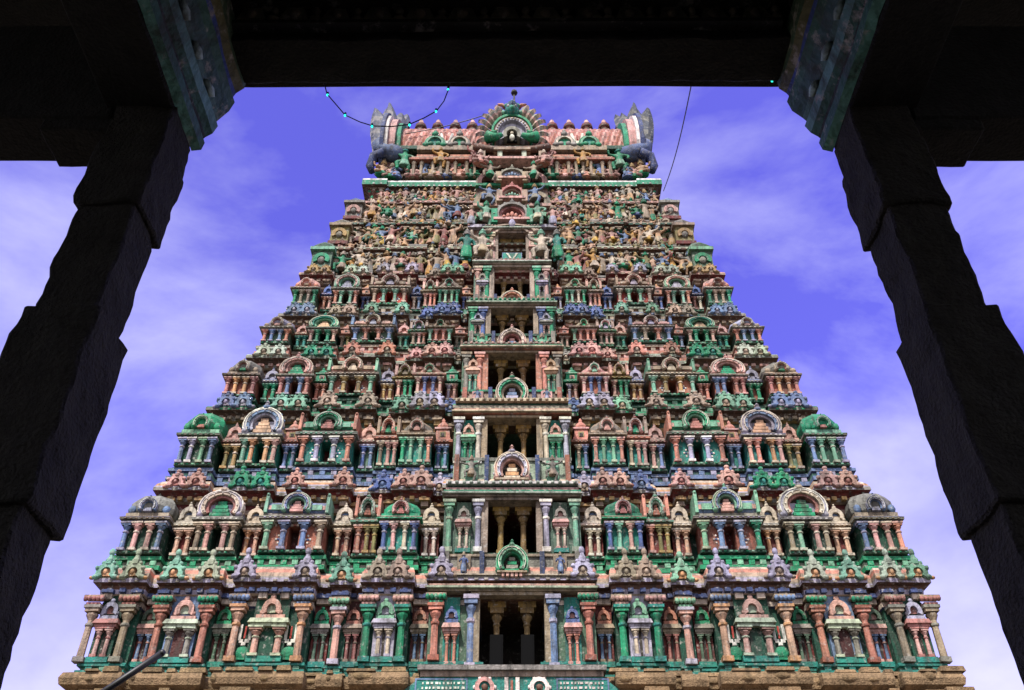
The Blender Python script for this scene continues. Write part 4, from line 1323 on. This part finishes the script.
def figure(pose):
    """unit figure 1 m tall, facing -y. returns body, skirt and crown meshes"""
    hip = .48
    if pose == 'seated': hip = .14
    if pose == 'kneeling': hip = .26
    dz = hip - .48
    V = [(0, 0, hip)]; E = []; R_ = [.085]
    def add(p, r, par):
        V.append(p); R_.append(r); E.append((par, len(V) - 1)); return len(V) - 1
    chest = add((0.0, 0, .66 + dz), .085, 0)
    sh = add((0, 0, .76 + dz), .095, chest)
    nk = add((0, -.005, .82 + dz), .042, sh)
    hd = add((0, -.015, .885 + dz), .07, nk)
    add((0, -.01, .94 + dz), .055, hd)
    def limb(pts, rs, par):
        for p, r in zip(pts, rs): par = add(p, r, par)
    S = .76 + dz
    arms = {
        'raised': [[(.13, 0, S), (.22, -.03, S + .04), (.24, -.06, S + .2)], [(-.13, 0, S), (-.22, -.03, S - .12), (-.17, -.12, S - .2)]],
        'club': [[(.13, 0, S), (.24, -.02, S - .08), (.20, -.10, S - .26)], [(-.13, 0, S), (-.25, -.04, S + .03), (-.27, -.08, S + .19)]],
        'standing': [[(.13, 0, S), (.2, .0, S - .15), (.16, -.1, S - .24)], [(-.13, 0, S), (-.2, .0, S - .15), (-.15, -.12, S - .1)]],
        'dancing': [[(.13, 0, S), (.26, -.02, S + .02), (.34, -.05, S + .14)], [(-.13, 0, S), (-.26, -.02, S - .02), (-.36, -.06, S + .04)]],
        'seated': [[(.13, 0, S), (.2, -.03, S - .13), (.12, -.14, S - .18)], [(-.13, 0, S), (-.21, -.03, S - .12), (-.16, -.14, S - .05)]],
        'kneeling': [[(.13, 0, S), (.17, -.06, S - .13), (.03, -.15, S - .06)], [(-.13, 0, S), (-.17, -.06, S - .13), (-.03, -.15, S - .06)]],
    }[pose]
    for a in arms: limb(a, (.048, .038, .034), sh)
    if pose in ('raised', 'seated'):        # second pair of arms
        for sg in (-1, 1): limb([(sg * .14, .03, S), (sg * .25, .03, S + .06), (sg * .28, .0, S + .17)], (.045, .034, .034), sh)
    legs = {
        'raised': [[(.07, 0, .46), (.09, -.03, .25), (.09, 0, .05), (.1, -.06, .03)], [(-.07, 0, .46), (-.1, -.02, .25), (-.1, 0, .05), (-.12, -.06, .03)]],
        'club': [[(.07, 0, .46), (.12, -.05, .25), (.09, 0, .05), (.12, -.06, .03)], [(-.07, 0, .46), (-.19, -.1, .36), (-.15, -.08, .14), (-.2, -.12, .11)]],
        'standing': [[(.065, 0, .46), (.07, -.02, .25), (.07, 0, .05), (.08, -.06, .03)], [(-.065, 0, .46), (-.07, -.02, .25), (-.07, 0, .05), (-.08, -.06, .03)]],
        'dancing': [[(.07, 0, .46), (.17, -.06, .29), (.08, -.02, .05), (.11, -.06, .03)], [(-.07, 0, .46), (-.24, -.07, .42), (-.2, -.06, .2), (-.26, -.08, .18)]],
        'seated': [[(.09, -.03, .12), (.25, -.12, .09), (.06, -.2, .06)], [(-.09, -.03, .12), (-.25, -.12, .09), (-.06, -.18, .07)]],
        'kneeling': [[(.07, -.03, .24), (.1, -.2, .12), (.1, -.04, .05)], [(-.07, -.03, .24), (-.12, -.18, .22), (-.12, -.16, .04)]],
    }[pose]
    for l in legs: limb(l, (.08, .06, .045, .04), 0)
    body = skin_mesh('stucco_figure', V, E, R_, 1)
    sk = MB()
    if pose in ('seated',):
        sk.lathe([(.2, 0), (.23, .05), (.18, .1), (.13, .19)], (1, 1, 1), 0, -.02, 0, 9, 1, .7)
    elif pose == 'kneeling':
        sk.lathe([(.2, 0), (.2, .12), (.13, .27)], (1, 1, 1), 0, -.04, 0, 9, 1, .9)
    elif pose in ('standing', 'raised'):
        sk.lathe([(.125, .12), (.14, .17), (.135, .32), (.11, .5)], (1, 1, 1), 0, -.01, 0, 9, 1, .75)
    else:
        sk.lathe([(.155, .28), (.165, .32), (.135, .42), (.11, .52)], (1, 1, 1), 0, -.01, 0, 9, 1, .85)
    ck = MB()
    ck.lathe([(.085, .90 + dz), (.095, .94 + dz), (.065, .98 + dz), (.075, 1.02 + dz), (.035, 1.09 + dz), (.008, 1.14 + dz)], (1, 1, 1), 0, -.005, 0, 8)
    return body, sk.mesh('clothing', STUCCO), ck.mesh('crown', STUCCO)


FIGS = {p: figure(p) for p in ('raised', 'club', 'standing', 'dancing', 'seated', 'kneeling')}
POSEWORD = dict(raised='arm-raising figure', club='bent-legged guardian', standing='standing figure', dancing='dancing figure',
                seated='seated figure', kneeling='kneeling figure')
CW = dict(pk='pink', sk='tan', gn='green', sb='steel blue', oc='ochre', ol='olive', cr='cream', tn='stone brown', sl='salmon', mt='mint green', bl='blue', ye='yellow',
          ro='dusky rose', gy='grey', tl='teal', go='gold', wh='white', og='orange', lv='lavender', mr='maroon', dg='dark green', pc='peach', tc='terracotta', br='dark brown')
ORD = ['', 'first', 'second', 'third', 'fourth', 'fifth', 'sixth', 'seventh', 'eighth', 'ninth', 'tenth', 'eleventh', 'twelfth', 'thirteenth', 'fourteenth', 'fifteenth', 'sixteenth', 'seventeenth', 'eighteenth']


def statue(pose, x, y, z, h, c, c2, c3, label, group, rz=0, sx=1.0):
    body, skm, crm = FIGS[pose]
    o = place('stucco_figure', body, None, (x, y, z), rz, (h * sx, h, h))
    tag(o, label, 'statue', group)
    o.color = (*[q * .84 for q in PAL[c]], 1)
    a = place('clothing', skm, o); a.color = (*PAL[c2], 1)
    k = place('crown', crm, o); k.color = (*PAL[c3], 1)
    return o


rs = random.Random(21)
SKIN = ['sk', 'tn', 'cr', 'ol', 'sk', 'tn', 'go', 'ol', 'gy', 'gn', 'pc', 'ro', 'sb', 'tn', 'sk']
CLO = ['oc', 'gn', 'ro', 'tn', 'ye', 'tn', 'sb', 'tl', 'cr', 'mr', 'ol', 'tn', 'gy', 'dg', 'sk', 'br', 'oc', 'go']
LEDGE = ['lowest', 'second', 'third', 'topmost']
def row(n, h, poses, yy, zz, xa, xb, where, group, skin=SKIN):
    for q in range(n):
        f = (q + .5) / n
        for sg in (-1, 1):
            x = xa + (xb - xa) * f + rs.uniform(-.06, .06)
            pose = rs.choice(poses)
            c, c2, c3 = rs.choice(skin), rs.choice(CLO), rs.choice(['oc', 'tn', 'gn', 'oc', 'cr', 'sb'])
            hh = h * rs.uniform(.88, 1.12)
            lab = f"{CW[c]} {POSEWORD[pose]} in {CW[c2]}, {ORD[q + 1]} {'left' if sg < 0 else 'right'} of centre, {where}"
            statue(pose, sg * x, yy + rs.uniform(-.12, .12), zz, hh, c, c2, c3, lab, group, rs.uniform(-.5, .5), sx=1.1)


for k in range(3):
    t = TIERS[6 + k]
    hw = t['hw']
    row(16, 1.35, ['standing', 'raised', 'club', 'dancing', 'raised', 'dancing'], t['Y'] - .02, t['z'] + .03, .22 * hw, .92 * hw,
        f"{LEDGE[k]} tall row", 'standing figures on the upper ledges')
    row(15, .85, ['seated', 'kneeling', 'seated', 'dancing'], t['cY'] - t['oh'] + .02, t['zl'] + .10, .2 * hw, .9 * hw,
        f"{LEDGE[k]} small row", 'small seated figures on the upper eaves')
    for n_, f_ in (('outer', .757), ('inner', .557)):
        for sg in (-1, 1):
            c, c2 = rs.choice(['gn', 'cr', 'sb', 'pk', 'mt']), rs.choice(['oc', 'ye', 'bl', 'gn'])
            statue('seated', sg * f_ * hw, t['Y'] - .12, t['z'] + .40, 1.2, c, c2, 'oc',
                   f"larger {CW[c]} deity seated before the {n_} {'left' if sg < 0 else 'right'} backing arch, {LEDGE[k]} figure ledge", 'deities before backing arches')
t = TIERS[9]
row(17, 1.1, ['standing', 'raised', 'seated', 'standing'], t['Y'] - .02, t['z'] + .03, 1.3, t['hw'] * .9, 'frieze under the roof', 'frieze figures under the green ledge',
    skin=['pk', 'pk', 'cr', 'sl', 'pk', 'sk', 'gy'])

# guardians and attendants beside the central openings, figures below the barrel roof
def pair(pose, px, py, Y, h, c, c2, c3, text, rz=.25):
    for sg in (-1, 1):
        statue(pose, sg * abs(X(px, py, Y)), Y, Z(py, Y), h, c, c2, c3, f"{text}, {'left' if sg < 0 else 'right'} of the pair", 'paired figures on the tower top', -sg * rz, 1.1)
pair('club', 482, 262, 28.25, 1.8, 'cr', 'tn', 'mt', 'large cream guardian with bent leg beside the highest dark doorway')
pair('standing', 466, 262, 28.5, 1.8, 'tl', 'gn', 'gy', 'teal draped attendant outside the bent-legged doorway guardian')
pair('club', 486, 226, 29.0, 1.5, 'mt', 'cr', 'gn', 'mint green guardian beside the wide arched opening')
pair('standing', 471, 227, 29.2, 1.3, 'pk', 'lv', 'tn', 'pink attendant outside the mint guardian of the arch')
pair('dancing', 489, 205, 29.6, 1.35, 'sb', 'gy', 'oc', 'steel blue dancer beside the narrow salmon arch')
pair('dancing', 490, 181, 29.8, 1.35, 'tn', 'gn', 'gn', 'brown dancer below the house front of the great gable')
pair('seated', 480, 165, 29.7, 1.5, 'pk', 'sl', 'cr', 'pink seated figure at the foot of the great gable')
pair('club', 403, 174, 30.85, 1.9, 'gn', 'mt', 'tl', 'large green guardian squatting beside the roof end hood', .1)
pair('club', 440, 168, 30.7, 1.5, 'go', 'br' if False else 'oc', 'oc', 'large golden guardian between two roof pavilions', .05)
pair('club', 476, 167, 30.6, 1.6, 'tc' if False else 'ro', 'tn', 'tn', 'large rose brown guardian next to the great gable', .05)
pair('seated', 382, 177, 30.95, 1.7, 'sk', 'gn', 'oc', 'tan seated figure with green cloth at the roof ledge corner', .4)
q = 0
for px, pose, c, c2 in ((391, 'seated', 'pk', 'gn'), (396, 'kneeling', 'sb', 'bl'), (413, 'seated', 'pk', 'ro'), (424, 'standing', 'sb', 'bl'), (431, 'seated', 'oc', 'tn'), (438, 'kneeling', 'cr', 'sl'),
                        (446, 'seated', 'gy', 'bl'), (453, 'standing', 'pk', 'sl'), (459, 'seated', 'sl', 'pk'), (466, 'standing', 'pk', 'pk'), (472, 'seated', 'gn', 'gn')):
    q += 1
    for sg in (-1, 1):
        Yq = 30.9
        statue(pose, sg * abs(X(px, 177, Yq)), Yq, ZR - .46, 1.45 if pose != 'seated' else 1.6, c, c2, rs.choice(['oc', 'tn', 'gn']),
               f"{CW[c]} {POSEWORD[pose]} on the green roof ledge, {ORD[q]} from the {'left' if sg < 0 else 'right'} corner", 'small figures on the green roof ledge', 0, 1.1)
FLOOR = ['', 'second', 'third', 'fourth', 'fifth', 'sixth']
for (ti, sg, x, y, z, h) in PARA:
    c, c2, pose = [0, ('bl', 'sb', 'standing'), ('gy', 'tn', 'dancing'), ('sb', 'lv', 'standing'), ('mt', 'gn', 'seated'), ('pk', 'tn', 'seated')][ti]
    statue(pose, x, y, z, h * (1.0 if pose != 'seated' else 1.3), c, c2, 'tn', f"small {CW[c]} {POSEWORD[pose]} on the parapet under the {FLOOR[ti]} doorway from below, {'left' if sg < 0 else 'right'} side", 'figures on the doorway parapets')

# ------------------------------------------------------------------ the dark pavilion the picture is taken from
pav = thing('stone_pavilion', 'dark stone pavilion with carved pillars and beams framing the tower', 'pavilion', (0, 3.67, GZ))
def pv(x, y, z): return (x, y - 3.67, z - GZ)


def rough_boxes(boxes, name, parent, mat, amp=.012, cut=.12, seed=0):
    """stone blocks with chipped, uneven faces; boxes in world coordinates"""
    bm = bmesh.new()
    for (x0, x1, y0, y1, z0, z1) in boxes:
        r = bmesh.ops.create_cube(bm, size=1.0)
        for v in r['verts']:
            v.co = Vector((x0 + (v.co.x + .5) * (x1 - x0), y0 + (v.co.y + .5) * (y1 - y0) , z0 + (v.co.z + .5) * (z1 - z0)))
        es = list({e for v in r['verts'] for e in v.link_edges})
        bmesh.ops.bevel(bm, geom=es, offset=.012, segments=1, affect='EDGES')
    for ax in range(3):
        vs = [v.co[ax] for v in bm.verts]
        lo, hi = min(vs), max(vs)
        n = min(160, int((hi - lo) / cut))
        for i in range(1, n):
            co = [0, 0, 0]; no = [0, 0, 0]
            co[ax] = lo + (hi - lo) * i / n; no[ax] = 1
            bmesh.ops.bisect_plane(bm, geom=bm.verts[:] + bm.edges[:] + bm.faces[:], plane_co=co, plane_no=no)
    for v in bm.verts:
        p = v.co * 5.0 + Vector((seed, seed, 0))
        v.co += noise.noise_vector(p) * amp + noise.noise_vector(p * 4.3) * amp * .5
    me = bpy.data.meshes.new(name)
    for v in bm.verts:
        v.co.y -= 3.67; v.co.z -= GZ
    bm.to_mesh(me); bm.free()
    me.materials.append(mat)
    at = me.color_attributes.new('Col', 'FLOAT_COLOR', 'CORNER')
    at.data.foreach_set('color', [1.0] * (4 * len(me.loops)))
    return place(name, me, parent)


ZTOP = 4.66
for sg in (-1, 1):
    cx, cy = sg * 2.30, 3.67
    bx = []
    def blk(h, z0, z1): bx.append((cx - h, cx + h, cy - h, cy + h, z0, z1))
    blk(.27, GZ, -.9)
    blk(.20, -.9, .1)
    blk(.165, .08, 1.92)
    blk(.20, 1.90, 3.04)
    blk(.165, 3.02, 3.84)
    blk(.195, 3.80, 4.40)
    blk(.185, 4.38, ZTOP + .05)
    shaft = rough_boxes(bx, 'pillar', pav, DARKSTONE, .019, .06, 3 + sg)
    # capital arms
    rough_boxes([(cx - .62, cx - .1, cy - .16, cy + .16, 4.50, 4.72)] if sg < 0 else [(cx + .1, cx + .62, cy - .16, cy + .16, 4.50, 4.72)], 'capital', shaft, SHADESTONE, .012, .08, 5)
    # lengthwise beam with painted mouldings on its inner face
    lb = rough_boxes([(min(sg * 2.12, sg * 2.55), max(sg * 2.12, sg * 2.55), -6, 3.84, ZTOP + .02, 6.0)], 'beam', pav, SHADESTONE, .006, .25, 9)
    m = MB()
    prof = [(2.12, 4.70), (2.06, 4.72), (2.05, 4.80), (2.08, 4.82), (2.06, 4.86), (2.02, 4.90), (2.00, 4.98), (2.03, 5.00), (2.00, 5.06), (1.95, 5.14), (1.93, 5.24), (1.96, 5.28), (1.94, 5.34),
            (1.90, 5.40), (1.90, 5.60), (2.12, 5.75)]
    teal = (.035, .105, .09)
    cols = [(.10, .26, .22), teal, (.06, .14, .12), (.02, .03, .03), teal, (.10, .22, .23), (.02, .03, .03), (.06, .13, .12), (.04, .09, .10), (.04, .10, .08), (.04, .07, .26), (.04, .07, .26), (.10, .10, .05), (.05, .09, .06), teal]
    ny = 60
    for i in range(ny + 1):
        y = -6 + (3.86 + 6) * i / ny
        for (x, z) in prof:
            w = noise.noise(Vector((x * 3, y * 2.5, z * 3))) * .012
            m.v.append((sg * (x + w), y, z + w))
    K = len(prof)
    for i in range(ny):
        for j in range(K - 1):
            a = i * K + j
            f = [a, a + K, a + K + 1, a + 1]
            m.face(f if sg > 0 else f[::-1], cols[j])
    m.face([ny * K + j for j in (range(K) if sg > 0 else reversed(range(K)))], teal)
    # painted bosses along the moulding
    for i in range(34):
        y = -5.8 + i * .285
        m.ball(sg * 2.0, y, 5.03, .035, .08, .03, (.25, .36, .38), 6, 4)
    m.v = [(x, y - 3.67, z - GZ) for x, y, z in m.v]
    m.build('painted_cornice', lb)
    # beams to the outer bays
    rough_boxes([(min(sg * 2.5, sg * 9), max(sg * 2.5, sg * 9), 3.49, 3.85, 4.585, 5.6)], 'beam', pav, SHADESTONE, .008, .2, 2)
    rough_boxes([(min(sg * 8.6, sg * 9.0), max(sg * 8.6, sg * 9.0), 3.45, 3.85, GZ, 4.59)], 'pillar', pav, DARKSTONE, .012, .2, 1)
# cross beam with a carved inner face
cb = rough_boxes([(-2.0, 2.03, 3.49, 3.85, 5.445, 6.05)], 'beam', pav, SHADESTONE, .012, .06, 4)
cb.rotation_euler = (0, -.0075, 0)
m = MB()
for q in range(-6, 7):
    x = q * .29
    m.prism([(x - .10, 5.60), (x + .10, 5.60), (x + .06, 5.74), (x - .06, 5.74)], 3.44, 3.50, (.16, .15, .10))
    m.ball(x, 3.45, 5.66, .045, .04, .05, (.22, .18, .13), 7, 5)
    m.ball(x + .145, 3.46, 5.63, .05, .03, .03, (.2, .17, .12), 6, 4)
    m.ball(x + .145, 3.46, 5.72, .03, .03, .04, (.2, .17, .12), 6, 4)
m.box(-1.9, 1.9, 3.42, 3.50, 5.52, 5.56, (.04, .04, .03)); m.box(-1.9, 1.9, 3.43, 3.50, 5.79, 5.83, (.05, .05, .035))
m.v = [(x, y - 3.67, z - GZ) for x, y, z in m.v]
m.build('carved_frieze', cb)
rough_boxes([(-9.2, 9.2, -6.4, 4.3, 6.02, 6.3)], 'ceiling', pav, SHADESTONE, .01, .5, 8)
rough_boxes([(-9.2, 9.2, -6.6, -6.2, GZ, 6.0)], 'back_wall', pav, SHADESTONE, .01, .5, 8)
rough_boxes([(-9.2, 9.2, -6.4, 4.4, GZ - .05, GZ + .04)], 'floor', pav, SHADESTONE, .0, 1.5, 8)

# ------------------------------------------------------------------ lights, wires and the dark pole
def P(px, py, Y): return (X(px, py, Y), Y, Z(py, Y))
def cable(name, pts, r, label, mat=CABLEM):
    b = MB(); b.tube(pts, r, (1, 1, 1), 6)
    return tag(b.build(name, None, mat), label, 'cable')

sl_ = thing('string_lights', 'string of small green bulbs hanging from the pavilion beam', 'string lights', P(325, 80, 3.95))
org = Vector(P(325, 80, 3.95))
b = MB()
knots = [(323, 78), (327, 94), (345, 115), (360, 122), (373, 126), (392, 126.5), (409, 124.5), (424, 118), (436.5, 111), (444, 101), (449, 88), (452, 76)]
b.tube([tuple(Vector(P(x, y, 3.95)) - org) for x, y in knots], .0042, (1, 1, 1), 6)
b.build('cable', sl_, CABLEM)
bb = MB(); bb.ball(0, 0, 0, .0085, .0085, .011, (1, 1, 1), 10, 7)
bm_ = bb.mesh('bulb', BULBM)
sk_ = MB(); sk_.lathe([(.008, 0), (.008, .016)], (1, 1, 1), seg=8); skm_ = sk_.mesh('socket', CABLEM)
for (x, y) in ((327.5, 95), (345, 115.5), (372, 126.5), (409.5, 125), (436, 111.5), (448, 89.5)):
    o = place('bulb', bm_, sl_, Vector(P(x, y, 3.95)) - org)
    place('socket', skm_, o, (0, 0, .012))
s2 = thing('string_lights', 'short loop of wire with one green bulb under the beam by the painted bracket', 'string lights', P(775, 79, 3.95))
org = Vector(P(775, 79, 3.95))
b = MB(); b.tube([tuple(Vector(P(x, y, 3.95)) - org) for x, y in ((752, 74), (763, 78.5), (775, 80), (788, 77))], .004, (1, 1, 1), 6)
b.build('cable', s2, CABLEM)
o = place('bulb', bm_, s2, Vector(P(772, 81, 3.95)) - org); place('socket', skm_, o, (0, 0, .012))
pa, pb = Vector(P(699, 45, 15)), Vector(P(663.5, 191, 29.6))
cable('overhead_wire', [tuple(pa.lerp(pb, k / 10) - Vector((0, 0, .5 * math.sin(PI * k / 10)))) for k in range(11)], .02, 'dark wire slanting down to the right shoulder of the tower')
pa, pb = Vector(P(405, 134, 31.0)), Vector(P(505, 108, 31.2))
cable('overhead_wire', [tuple(pa.lerp(pb, k / 10) - Vector((0, 0, .25 * math.sin(PI * k / 10)))) for k in range(11)], .028, 'thin wire from the left end of the barrel roof to its middle crest')
b = MB()
b.tube([P(162, 653, 7.0), P(105, 691, 7.0), P(-60, 800, 7.0)], .026, (1, 1, 1), 10)
b.ball(*P(162, 653, 7.0), .028, .028, .028, (1, 1, 1), 8, 6)
tag(b.build('iron_pole', None, POLEM), 'slim black iron pole leaning up in front of the stone base', 'pole')

# no two painted pieces have faded alike
rv = random.Random(5)
for o in bpy.data.objects:
    if o.type == 'MESH' and o.data.materials and o.data.materials[0] in (STUCCO, STONE) and o.parent:
        k = rv.uniform(.80, 1.18)
        c = o.color
        o.color = (c[0] * k * rv.uniform(.93, 1.07), c[1] * k * rv.uniform(.95, 1.05), c[2] * k * rv.uniform(.92, 1.10), 1)
